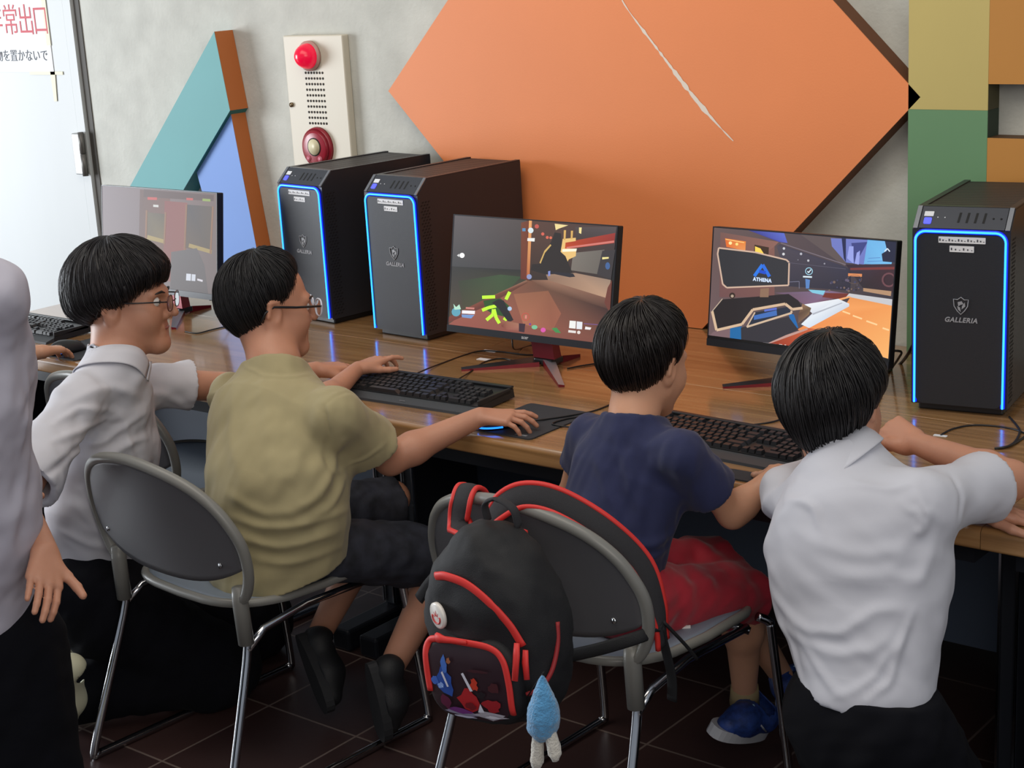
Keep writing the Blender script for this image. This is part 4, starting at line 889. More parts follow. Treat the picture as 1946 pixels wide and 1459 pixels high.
# ---------------------------------------------------------------- chairs
M_shell = mat('chair_shell', (84, 84, 88), 0.42, bump=(500, 0.06)); M_rim = mat('chair_rim', (122, 122, 118), 0.36); M_seat = mat('chair_seat', (118, 130, 146), 0.45, bump=(500, 0.05))
BH = [(0.470, 0.222), (0.50, 0.248), (0.55, 0.266), (0.61, 0.268), (0.66, 0.250), (0.70, 0.222), (0.735, 0.175), (0.760, 0.105)]
def backy(x, z): return 0.128 - 0.2 * (z - 0.45) - 0.035 * (1 - (x / 0.25) ** 2)
def chair(x, y, rz, label, zoff=0):
    o = thing('stacking_chair', label, 'chair', (x, y, 0), rz, 'grey stacking chairs with chrome sled legs')
    # backrest shell
    n, m = 24, 18; f = []; zt_ = lambda u: float(np.interp(abs(u) * 0.268, [0, 0.105, 0.175, 0.222, 0.250, 0.262, 0.268], [0.774, 0.760, 0.735, 0.70, 0.66, 0.63, 0.60])); zb_ = lambda u: 0.502 + 0.06 * abs(u) ** 3
    fr = []; bk = []
    for j in range(m + 1):
        for i in range(n + 1):
            u = -1 + 2 * i / n; t = j / m; zz = zb_(u) + (zt_(u) - zb_(u)) * t
            hw = np.interp(zz, [b_[0] for b_ in BH], [b_[1] for b_ in BH]) - 0.008; xx = max(-hw - 0.004, min(hw + 0.004, u * 0.268))
            yy = backy(xx, zz); fr.append((xx, yy - 0.006, zz)); bk.append((xx, yy + 0.004, zz))
    N = (n + 1) * (m + 1)
    for j in range(m):
        for i in range(n): a = j * (n + 1) + i; f.append((a, a + 1, a + n + 2, a + n + 1)); f.append((a + N, a + n + 1 + N, a + n + 2 + N, a + 1 + N))
    bd = [i for i in range(n + 1)] + [j * (n + 1) + n for j in range(1, m + 1)] + [m * (n + 1) + i for i in range(n - 1, -1, -1)] + [j * (n + 1) for j in range(m - 1, 0, -1)]
    for q in range(len(bd)): a, c = bd[q], bd[(q + 1) % len(bd)]; f.append((a, a + N, c + N, c))
    b = MB(); b.smooth = True; b.add(fr + bk, f); sh = b.part('backrest', M_shell, o)
    for sx in (-1, 1):
        q = A_([sx * 0.205, backy(0.205, 0.56) - 0.0062, 0.56]); b = MB(); b.tube([q, q + A_([0, -0.003, 0])], 0.006, 10); b.part('screw', M_chrome, sh)
    # rim tube of the back with sleeves
    L = [(sx, zz) for sx in (-1,) for zz in ()]
    pts = [(-h_, z_) for z_, h_ in BH] + [(0, 0.774)] + [(h_, z_) for z_, h_ in reversed(BH)]
    P = spline([(p[0], backy(p[0], p[1]), p[1]) for p in pts], 5)
    b = MB(); b.tube(P, 0.0125, 10); b.part('back_rim', M_rim, o)
    for sx in (-1, 1):
        b = MB(); a = A_([sx * 0.222, backy(0.222, 0.47), 0.475]); c = A_([sx * 0.224, 0.120, 0.375]); b.tube([a + A_([0, 0, 0.03]), a, c], [0.0155, 0.0175, 0.0175], 12); b.part('sleeve', M_rim, o)
    # tubular legs: rear leg, floor runner, front leg
    for sx in (-1, 1):
        pts = [(sx * 0.224, 0.121, 0.40), (sx * 0.226, 0.115, 0.34), (sx * 0.252, 0.012, 0.04), (sx * 0.254, 0.018, 0.013), (sx * 0.254, 0.05, 0.0105), (sx * 0.255, 0.56, 0.0105), (sx * 0.254, 0.598, 0.014), (sx * 0.252, 0.608, 0.045), (sx * 0.240, 0.570, 0.36), (sx * 0.238, 0.562, 0.395), (sx * 0.225, 0.54, 0.412)]
        b = MB(); b.tube(spline(pts, 5), 0.0100, 10); b.part('leg_frame', M_chrome, o)
    # seat
    sd = lambda x_, y_: 0.432 + 0.012 * (x_ / 0.22) ** 2 + (0.02 * ((0.3 - y_) / 0.2) ** 2 if y_ < 0.3 else -0.012 * max(0, (y_ - 0.45) / 0.1))
    out = []
    for k in range(40):
        a = 2 * math.pi * k / 40; ca, sa = math.cos(a), math.sin(a); e = 0.45
        X = 0.232 * math.copysign(abs(ca) ** e, ca); Y = 0.345 + 0.225 * math.copysign(abs(sa) ** e, sa)
        if Y < 0.3: X *= 1 - 0.16 * (0.3 - Y) / 0.18
        out.append((X, Y))
    V = []; F_ = []
    for r_ in range(9):
        for X, Y in out: t = r_ / 8; x_, y_ = X * t, 0.345 + (Y - 0.345) * t; V.append((x_, y_, sd(x_, y_)))
    for r_ in range(8):
        for k in range(40): F_.append((r_ * 40 + k, r_ * 40 + (k + 1) % 40, (r_ + 1) * 40 + (k + 1) % 40, (r_ + 1) * 40 + k))
    nb = len(V); V += [(v[0] * 0.97, 0.345 + (v[1] - 0.345) * 0.97, v[2] - 0.016) for v in V[-40:]]; V.append((0, 0.345, 0.412)); 
    for k in range(40): F_.append((nb - 40 + k, nb - 40 + (k + 1) % 40, nb + (k + 1) % 40, nb + k)); F_.append((nb + (k + 1) % 40, nb + 40, nb + k))
    b = MB(); b.smooth = True; b.add(V, F_); b.part('seat', M_seat, o)
    b = MB(); b.tube([(p[0] * 1.0, 0.345 + (p[1] - 0.345) * 1.0, sd(*p) - 0.006) for p in out], 0.0105, 8, closed=True); b.part('seat_rim', M_rim, o)
    b = MB(); b.tube([(-0.232, 0.50, 0.395), (-0.2, 0.49, 0.405), (0.2, 0.49, 0.405), (0.232, 0.50, 0.395)], 0.009, 8); b.part('cross_bar', M_chrome, o)
    for sx in (-1, 1):
        b = MB(); b.tube([(sx * 0.226, 0.118, 0.36), (sx * 0.224, 0.17, 0.392), (sx * 0.215, 0.30, 0.404), (sx * 0.225, 0.50, 0.402)], 0.009, 8); b.part('side_bar', M_chrome, o)
    return o
chair(-2.764, 2.016, -0.06, 'grey chair carrying the boy in the olive shirt')
CB = chair(-1.884, 2.208, -0.043, 'grey chair with a backpack hung over its back')
chair(-3.49, 2.43, -0.06, 'grey chair half hidden behind the kneeling student in glasses')

# ---------------------------------------------------------------- backpack hanging on the chair back
BO = at(948, 1180, 2.075); bth = 0.10; roll = -0.12
bx_ = A_([math.cos(bth) * math.cos(roll), math.sin(bth), -math.sin(roll) * -1 * 1.0]); bx_ = nz([math.cos(bth), math.sin(bth), 0.07])
bn = nz([math.sin(bth) - 0.10, -math.cos(bth), -0.02]); bz_ = nz(np.cross(bx_, -bn) * -1); 
bz_ = nz(np.cross(bn, bx_)); bz_ = bz_ if bz_[2] > 0 else -bz_
bn = nz(np.cross(bx_, bz_)); bn = bn if bn[1] < 0 else -bn
bag = thing('backpack', 'black childrens backpack with red zips and round white badge hanging on the chair back', 'backpack', tuple(BO))
BM = lambda x, y, z: bx_ * x + bn * y + bz_ * z     # x right, y outward (to the viewer), z up, about BO
a_, b_, c_ = 0.138, 0.085, 0.188
def bdep(x, z, a=a_, b=b_, c=c_, xc=0.0, zc=0.0, n=2.7):
    xx = (x - xc) / (a * (1 - 0.42 * max(0, (z - zc) / c) ** 1.5)); zz = (z - zc) / c; q = 1 - abs(xx) ** n - abs(zz) ** n
    return b * max(q, 0) ** (1 / n)
def superq(a, b, c, xc, yc, zc, n=2.7, nu=44, nv=28, crease=0.0, seed=0, taper=0.42):
    V = []; F_ = []; P = lambda v, e: math.copysign(abs(v) ** e, v)
    for j in range(nv + 1):
        ph = -math.pi / 2 + math.pi * j / nv
        for i in range(nu):
            th = 2 * math.pi * i / nu; e = 2 / n; cp = P(math.cos(ph), e); z = c * P(math.sin(ph), e)
            tp = 1 - taper * max(0, z / c) ** 1.5; x = a * cp * P(math.cos(th), e) * tp; y = b * cp * P(math.sin(th), e)
            V.append([x + xc, y + yc, z + zc])
    V = A_(V); nn = noise3(V * 22 + seed) * crease + noise3(V * 55 + seed) * crease * 0.4
    R = V - A_([xc, yc, zc]); R /= np.linalg.norm(R, axis=1)[:, None] + 1e-9; V = V + R * nn[:, None]
    for j in range(nv):
        for i in range(nu): F_.append((j * nu + i, j * nu + (i + 1) % nu, (j + 1) * nu + (i + 1) % nu, (j + 1) * nu + i))
    return [BM(*v) for v in V], F_
M_bag = mat('bag_fabric', (19, 20, 24), 0.7, bump=(700, 0.25)); M_red = mat('bag_red', (214, 50, 46), 0.55); M_mesh = mat('bag_mesh', (46, 46, 50), 0.8, bump=(1200, 0.5))
b = MB(); b.smooth = True; b.add(*superq(a_, b_, c_, 0, 0, 0, nu=90, nv=60, crease=0.0065, seed=3)); b.part('main_compartment', M_bag, bag)
# front pocket with printed panel and red piping
pa, pb, pc, px_, py_, pz_ = 0.100, 0.030, 0.082, -0.012, 0.070, -0.078
b = MB(); b.smooth = True; b.add(*superq(pa, pb, pc, px_, py_, pz_, n=3.4, crease=0.003, seed=9, taper=0.0)); pk = b.part('front_pocket', M_bag, bag)
def pocket(u, v, lift=0.0):
    x, z = px_ + u * pa, pz_ + v * pc; q = max(0.0, 1 - abs(u) ** 3.4 - abs(v) ** 3.4) ** (1 / 3.4); return BM(x, py_ + pb * q + lift, z)
def patch(pts, m, lift, name, par, fn, cen=None):
    c = np.mean(A_(pts), 0) if cen is None else A_(cen); v = [fn(c[0], c[1], lift)]; f = []; n = len(pts); R_ = 4
    for r_ in range(1, R_ + 1):
        for p in pts: t = r_ / R_; v.append(fn(c[0] + (p[0] - c[0]) * t, c[1] + (p[1] - c[1]) * t, lift))
    for k in range(n): f.append((0, 1 + k, 1 + (k + 1) % n))
    for r_ in range(R_ - 1):
        for k in range(n): a = 1 + r_ * n + k; c2_ = 1 + r_ * n + (k + 1) % n; f.append((a, a + n, c2_ + n, c2_))
    b = MB(); b.smooth = True; b.add(v, f); return b.part(name, m, par)
out = rrect(1.72, 1.74, 0.5, 6)
patch(out, mat('print_dark', (44, 26, 34), 0.4), 0.0035, 'printed_panel', pk, pocket)
MC = lambda n_, c: mat(n_, c, 0.4)
def blob(cx, cy, r, n=9, sd=0.35, ry=None):
    rs = np.random.RandomState(int(abs(cx * 91 + cy * 37 + r * 11) * 10) % 99999)
    return [(max(-.84, min(.84, cx + r * (1 - sd * rs.rand()) * math.cos(2 * math.pi * k / n))), max(-.85, min(.85, cy + (ry or r) * (1 - sd * rs.rand()) * math.sin(2 * math.pi * k / n)))) for k in range(n)]
for i, (cx, cy, r, c, ry) in enumerate([(-0.25, -0.74, 0.55, (150, 146, 172), 0.10), (0.4, -0.70, 0.42, (176, 172, 184), 0.14), (-0.48, -0.05, 0.26, (44, 78, 160), 0.42), (-0.72, -0.05, 0.13, (60, 96, 180), 0.14), (-0.44, 0.38, 0.09, (70, 110, 190), 0.24),
                                        (0.02, -0.42, 0.34, (168, 34, 40), 0.34), (0.50, -0.44, 0.24, (150, 30, 38), 0.20), (0.18, 0.02, 0.10, (196, 60, 40), 0.20), (-0.2, -0.66, 0.3, (110, 50, 120), 0.10), (0.3, -0.2, 0.12, (30, 22, 28), 0.1), (-0.5, -0.5, 0.14, (90, 30, 60), 0.2), (-0.55, -0.12, 0.10, (130, 160, 220), 0.10), (0.05, -0.5, 0.14, (110, 22, 30), 0.12), (0.6, 0.0, 0.16, (70, 30, 36), 0.16), (-0.3, 0.5, 0.06, (150, 90, 60), 0.1), (0.5, -0.70, 0.2, (210, 208, 220), 0.05), (-0.1, -0.78, 0.26, (190, 190, 214), 0.04), (0.3, 0.36, 0.3, (60, 26, 34), 0.05)]):
    patch(blob(cx, cy, r, 13, 0.5, ry), MC('print_%d' % i, c), 0.0040 + 0.0004 * i, 'print_shape', pk, pocket)
for pts in ([(-0.05, 0.25), (0.0, 0.28), (0.16, -0.12), (0.10, -0.14)], [(0.2, -0.62), (0.28, -0.4), (0.34, -0.6)], [(-0.5, 0.2), (-0.46, 0.24), (-0.36, -0.1), (-0.40, -0.12)]):
    patch(pts, MC('print_light', (206, 206, 220)), 0.0095, 'print_streak', pk, pocket)
pp = [(0.86, -0.62), (0.87, 0.1), (0.80, 0.62), (0.55, 0.86), (0, 0.91), (-0.6, 0.89), (-0.86, 0.72), (-0.90, 0.2), (-0.89, -0.35)]
b = MB(); b.tube([pocket(p[0], p[1], 0.005) for p in spline([A_((p[0], p[1], 0)) for p in pp], 6)], 0.0068, 8, flat=(bn, 0.55)); b.part('red_piping', M_red, pk)
b = MB(); b.tube([pocket(u, 0.93, 0.010) for u in np.linspace(-0.62, -0.30, 5)] + [pocket(0.1, 0.95, 0.013)], [0.008, 0.010, 0.008, 0.007, 0.006, 0.004], 8, flat=(bn, 0.7)); b.part('zip_puller', M_red, pk)
bs = lambda x, z, l=0.0: BM(x, bdep(x, z) + l, z)
zp = [(-0.075, 0.104), (-0.045, 0.110), (0.0, 0.102), (0.042, 0.076), (0.078, 0.036), (0.098, -0.005)]
zq = spline([A_((p[0], p[1], 0)) for p in zp], 7)
b = MB(); b.tube([bs(p[0], p[1], 0.003) for p in zq], 0.0085, 8, flat=(bn, 0.45)); b.part('main_zip', M_red, bag)
for q0, q1, nm_ in (((0.094, 0.004), (0.094, -0.058), 'zip_puller'), ((0.106, -0.010), (0.112, -0.058), 'zip_puller')):
    b = MB(); b.tube([bs(q0[0], q0[1], 0.012), bs(q0[0] + 0.001, q0[1] - 0.02, 0.020), bs(q1[0], q1[1], 0.022) + BM(0, 0.012, 0)], [0.006, 0.0075, 0.0065], 6, flat=(bn, 0.4)); b.part(nm_, M_red, bag)
# side pocket edging, badge, handle, straps
sp_ = spline([BM(0.136, 0.014, 0.020), BM(0.137, 0.024, -0.02), BM(0.132, 0.044, -0.06), BM(0.118, 0.064, -0.085), BM(0.096, 0.078, -0.095)], 6)
b = MB(); b.tube(sp_, 0.0045, 6); b.part('side_pocket_edge', mat('bag_red_dull', (150, 36, 40), 0.6), bag)
bc = (-0.070, 0.036); q = bs(*bc, 0.004); nn_ = nz(bn - bx_ * 0.45)
b = MB(); b.tube([q - nn_ * 0.003, q + nn_ * 0.003, q + nn_ * 0.0045], [0.0245, 0.0245, 0.021], 24); bd_ = b.part('badge', mat('badge_white', (226, 222, 216), 0.3), bag, 'round white badge with a red emblem')
ax_ = nz(np.cross(bz_, nn_)); az_ = nz(np.cross(nn_, ax_)); o2 = q + nn_ * 0.0050
if ax_ @ bx_ < 0: ax_ = -ax_
b = MB()
for k in range(5):
    a = math.radians(-60 + 30 * k); R1, R2 = 0.006, 0.0165 - 0.002 * abs(k - 2)
    b.prism([(R1 * math.sin(a) - 0.002 * math.cos(a), R1 * math.cos(a) - 0.006), (R2 * math.sin(a), R2 * math.cos(a) - 0.006), (R1 * math.sin(a) + 0.0022 * math.cos(a), R1 * math.cos(a) - 0.006)], o2, ax_, az_, nn_, 0.0005)
b.tube([o2 + ax_ * 0.0135 * math.cos(t) + az_ * (0.011 * math.sin(t) - 0.003) for t in np.linspace(math.pi * 0.9, math.pi * 2.1, 14)], 0.0016, 5)
b.part('emblem', mat('badge_red', (190, 50, 50), 0.4), bd_)
hl = spline([BM(-0.020, -0.035, 0.178), BM(-0.018, -0.03, 0.212), BM(0.012, -0.03, 0.222), BM(0.042, -0.03, 0.205), BM(0.045, -0.035, 0.172)], 6)
b = MB(); b.tube(hl, 0.011, 8, flat=(bx_, 0.35)); b.part('top_handle', M_mesh, bag)
CBM = Matrix.Translation(CB.location) @ Matrix.Rotation(-0.043, 4, 'Z')
cw = lambda x, y, z: A_(CBM @ Vector((x, y, z)))
def ribbon(b, P, wd, side, th=0.28, seg=12):
    "flat band along P, wd half width along side"
    V = []; F_ = []; n = len(P)
    for i in range(n):
        t = nz(P[min(i + 1, n - 1)] - P[max(i - 1, 0)]); sd_ = side if not callable(side) else side(i / (n - 1)); sd_ = nz(sd_ - t * (A_(sd_) @ t)); u = np.cross(t, sd_)
        V += [P[i] + sd_ * wd * math.cos(a) + u * wd * th * math.sin(a) for a in np.linspace(0, 2 * math.pi, seg, endpoint=False)]
    for i in range(n - 1):
        for k in range(seg): F_.append((i * seg + k, i * seg + (k + 1) % seg, (i + 1) * seg + (k + 1) % seg, (i + 1) * seg + k))
    F_ += [tuple(reversed(range(seg))), tuple(range((n - 1) * seg, n * seg))]; b.smooth = True; b.add(V, F_); b.smooth = False
def strap(pts, wd, side, name, m, edge=True):
    P = [p - BO for p in spline(pts, 7)]; b = MB(); ribbon(b, P, wd, side); o = b.part(name, m, bag)
    if edge:
        for s_ in (-1, 1):
            Q = []
            for i, p in enumerate(P):
                t = nz(P[min(i + 1, len(P) - 1)] - P[max(i - 1, 0)]); sd_ = side if not callable(side) else side(i / (len(P) - 1)); Q.append(p + nz(sd_ - t * (A_(sd_) @ t)) * s_ * wd)
            b = MB(); b.tube(Q, 0.0058, 6); b.part('strap_edge', M_red, o)
    return o
top = lambda x: cw(x, backy(x, 0.765) - 0.0, 0.0)
def over(x, dx=0.0):
    "points of a strap going from the bag over the chair's top rim and down the inside"
    zt_ = np.interp(abs(x), [0, 0.105, 0.175, 0.222, 0.25], [0.774, 0.760, 0.735, 0.70, 0.66]); yb = backy(x, zt_)
    return [cw(x + dx, yb - 0.040, zt_ - 0.045), cw(x + dx * .5, yb - 0.026, zt_ + 0.004), cw(x, yb, zt_ + 0.0235), cw(x - dx * .2, yb + 0.030, zt_ + 0.002), cw(x - dx * .4, yb + 0.045, zt_ - 0.07), cw(x - dx * .5, yb + 0.05, zt_ - 0.14)]
yv = A_([0, 1.0, 0])
strap([BO + BM(-0.045, -0.045, 0.13)] + over(-0.10, 0.01), 0.021, A_([1.0, 0, 0.0]), 'shoulder_strap', M_mesh)
strap([BO + BM(0.035, -0.055, 0.13), cw(-0.03, backy(0, .7) - 0.035, 0.715)] + [cw(0.00, backy(0, .77) - 0.022, 0.765), cw(0.045, backy(.04, .77), 0.795), cw(0.11, backy(.1, .77) + 0.022, 0.787), cw(0.19, backy(.19, .72) + 0.035, 0.735), cw(0.24, 0.135, 0.66), cw(0.262, 0.15, 0.57), cw(0.262, 0.16, 0.50)], 0.022, A_([-0.1, 0.45, 0.88]), 'shoulder_strap', M_mesh)
# black webbing from the bag's lower right around the chair leg and a tail at the left
b = MB(); b.tube([p - BO for p in spline([BO + BM(0.105, -0.02, -0.10), cw(0.10, 0.02, 0.475), cw(0.20, 0.055, 0.515), cw(0.262, 0.095, 0.54), cw(0.268, 0.15, 0.54)], 6)], 0.0125, 8, flat=(yv, 0.25)); b.part('webbing', M_bag, bag)
b = MB(); b.tube([p - BO for p in spline([cw(0.262, 0.15, 0.54), cw(0.262, 0.17, 0.48), cw(0.262, 0.185, 0.42), cw(0.257, 0.19, 0.37)], 6)], 0.0115, 8, flat=(yv, 0.25)); b.part('webbing', M_bag, bag)
b = MB(); b.tube([p - BO for p in spline([cw(0.268, 0.155, 0.55), cw(0.285, 0.20, 0.49), cw(0.29, 0.23, 0.45)], 6)], 0.0035, 6); b.part('strap_cord', M_bag, bag)
b = MB(); b.tube([p - BO for p in spline([BO + BM(-0.105, -0.01, 0.055), at(850, 1075, 2.12), at(815, 1110, 2.14), at(796, 1138, 2.15)], 6)], 0.0125, 8, flat=(yv, 0.25)); b.part('webbing', M_bag, bag)
# plush toy hanging from the bag
pl = thing('plush_toy', 'blue knitted plush toy with two white legs dangling from the backpack', 'plush toy', tuple(at(1032, 1345, 1.965)))
PO = A_(pl.location); PM = lambda px, py: at(px, py, 1.965) - PO
M_knb = mat('knit_blue', (84, 152, 202), 0.9, bump=(260, 1.0), sheen=0.5, noise=(120, 0.18)); M_knw = mat('knit_white', (214, 210, 200), 0.9, bump=(260, 1.0), sheen=0.5)
def fuzzy(pts, rr, k, name, m, label=None):
    P = spline(pts, 6); R_ = np.interp(np.linspace(0, 1, len(P)), np.linspace(0, 1, len(rr)), rr)
    b = MB(); b.tube(P, list(R_), 20); V = A_(b.v); c = V.mean(0); D = noise3(V * 210) * 0.0016 + noise3(V * 60) * 0.002
    b.v = [tuple(p) for p in V + (V - c) / (np.linalg.norm(V - c, axis=1)[:, None] + 1e-6) * D[:, None]]
    return b.part(name, m, pl, label)
fuzzy([PM(1031, 1284), PM(1031, 1300), PM(1033, 1330), PM(1033, 1360), PM(1030, 1385), PM(1028, 1403)], [0.002, 0.010, 0.023, 0.029, 0.026, 0.012], 0, 'body', M_knb, 'blue knitted body')
fuzzy([PM(1023, 1392), PM(1021, 1415), PM(1020, 1445), PM(1020, 1462)], [0.009, 0.011, 0.012, 0.006], 0, 'leg', M_knw, 'white knitted leg')
fuzzy([PM(1046, 1388), PM(1050, 1408), PM(1055, 1432), PM(1056, 1445)], [0.009, 0.011, 0.012, 0.006], 0, 'leg', M_knw, 'white knitted leg')
b = MB(); b.tube([PM(1031, 1286), PM(1034, 1276), BO + BM(0.096, 0.078, -0.100) - PO], 0.0012, 6); b.part('hanging_loop', M_bag, pl)
# ---------------------------------------------------------------- people
M_skin1 = mat('skin_tan', (190, 136, 110), 0.5, noise=(14, 0.06), bump=(300, 0.06)); M_skin2 = mat('skin_light', (204, 152, 122), 0.5, noise=(14, 0.06), bump=(300, 0.06))
for q in (M_skin1, M_skin2):
    bb_ = q.node_tree.nodes['Principled BSDF']; bb_.inputs['Subsurface Weight'].default_value = 0.12; bb_.inputs['Subsurface Radius'].default_value = (0.02, 0.008, 0.004); bb_.inputs['Subsurface Scale'].default_value = 0.5
def frame(f, u):
    f = nz(f); r = nz(np.cross(f, u)); u = np.cross(r, f); return r, f, u     # right, forward, up
def sdf_piece(prims, h, subs=(), cuts=(), it=2):
    V, Q = Fld(prims, h, subs, cuts).net(); return (relax(V, Q, it) if it else V), Q
def neckline(H, nk_, rn, h, wall=0.007, tilt=(0, 0, 0)):
    "collar band round the neck and the hole inside it: (prims, subs, plane)"
    P0 = H.P(0, -0.018, -0.040); nd_ = nz(P0 - nk_); pn = nz(nd_ + A_(tilt, float)); r1 = 0.054 * H.s
    L = np.linalg.norm(P0 - nk_); rr = lambda t: rn + (r1 - rn) * t / L
    return [cone(nk_ - nd_ * 0.03, nk_ + nd_ * 0.06, rr(0) + wall + 0.006, rr(0.06) + wall + 0.0025, 0.012, cut=[(nk_ + nd_ * h, pn)])], [cone(nk_ - nd_ * 0.020, nk_ + nd_ * 0.12, rr(0) + 0.0045, rr(0.12) + 0.0045, 0.003)], [(nk_ + nd_ * (h - 0.004), pn)]
class Head:
    def __init__(s, c, f, u, sc): s.c = A_(c, float); s.r, s.f, s.u = frame(f, u); s.s = sc
    def P(s, x, y, z): return s.c + s.s * (s.r * x + s.f * y + s.u * z)     # right, forward, up (for a head 0.225 high)
def head_piece(H, neck, rn=0.052, h=0.003, jaw=1.0):
    P, k = H.P, H.s; M = np.stack([H.r, H.f, H.u])
    E = lambda c, r, kk: ell(P(*c), [q * k for q in r], kk * k, M)
    C = lambda a, b, ra, rb, kk: cone(P(*a), P(*b), ra * k, rb * k, kk * k)
    pr = [E((0, -0.010, 0.028), (0.073, 0.092, 0.084), 0.02), E((0, 0.028, -0.030), (0.061, 0.060, 0.078), 0.03)]
    for sx in (-1, 1):
        pr += [C((sx * 0.050, 0.005, -0.050), (sx * 0.016, 0.068, -0.094), 0.018, 0.017, 0.03), E((sx * 0.038, 0.052, -0.030), (0.026, 0.030, 0.030), 0.025),
               C((sx * 0.012, 0.086, 0.020), (sx * 0.042, 0.072, 0.020), 0.008, 0.008, 0.016)]
    pr += [C((0, 0.090, 0.010), (0, 0.108, -0.025), 0.0065, 0.0095, 0.012), C((-0.011, 0.091, -0.031), (0.011, 0.091, -0.031), 0.008, 0.008, 0.008),
           C((-0.016, 0.083, -0.056), (0.016, 0.083, -0.056), 0.0065, 0.0065, 0.008), C((-0.013, 0.082, -0.068), (0.013, 0.082, -0.068), 0.0075, 0.0075, 0.008), E((0, 0.076, -0.092), (0.018, 0.016, 0.016), 0.02)]
    for sx in (-1, 1):
        pr += [E((sx * 0.073, -0.010, -0.008), (0.010, 0.019, 0.031), 0.008), C((sx * 0.080, -0.022, 0.018), (sx * 0.081, -0.024, -0.012), 0.006, 0.005, 0.006), C((sx * 0.080, -0.022, 0.018), (sx * 0.076, 0.000, 0.022), 0.006, 0.004, 0.006)]
    nb = A_(neck, float); pr += [cone(P(0, -0.018, -0.040), nb, 0.054 * k, rn, 0.03), cone(nb, nb - H.u * 0.02, rn, rn * 0.95, 0.03)]
    sb = [E((sx * 0.031, 0.090, 0.004), (0.016, 0.014, 0.010), 0.010) for sx in (-1, 1)] + [E((sx * 0.083, -0.006, -0.004), (0.006, 0.010, 0.017), 0.005) for sx in (-1, 1)]
    sb += [C((-0.018, 0.094, -0.062), (0.018, 0.094, -0.062), 0.0022, 0.0022, 0.003)]
    return sdf_piece(pr, h, sb)
def eyes(H, par):
    for sx in (-1, 1):
        b = MB(); o = A_(par.location); M = np.stack([H.r, H.f, H.u], 1); c = H.P(sx * 0.031, 0.0735, 0.003) - o
        b.ball(c, (0.0125 * H.s,) * 3, 16, 10); e = b.part('eye', mat('eye_white', (222, 218, 214), 0.2), par)
        b = MB(); b.ball(H.P(sx * 0.031, 0.0735 + 0.0092, 0.003) - o, (0.0052 * H.s,) * 3, 12, 8); b.part('iris', mat('iris_dark', (34, 24, 20), 0.15), e)
        b = MB(); b.tube([H.P(sx * x, y, z) - o for x, y, z in ((0.014, 0.093, 0.020), (0.030, 0.091, 0.025), (0.046, 0.078, 0.021))], [0.0018, 0.003, 0.0015], 6); b.part('eyebrow', mat('hair_black', (22, 20, 22), 0.42), par)
M_hairs = {}
def hair_mat(name, rgb, rough=0.38):
    m = mat(name, rgb, rough, spec=0.42); return m
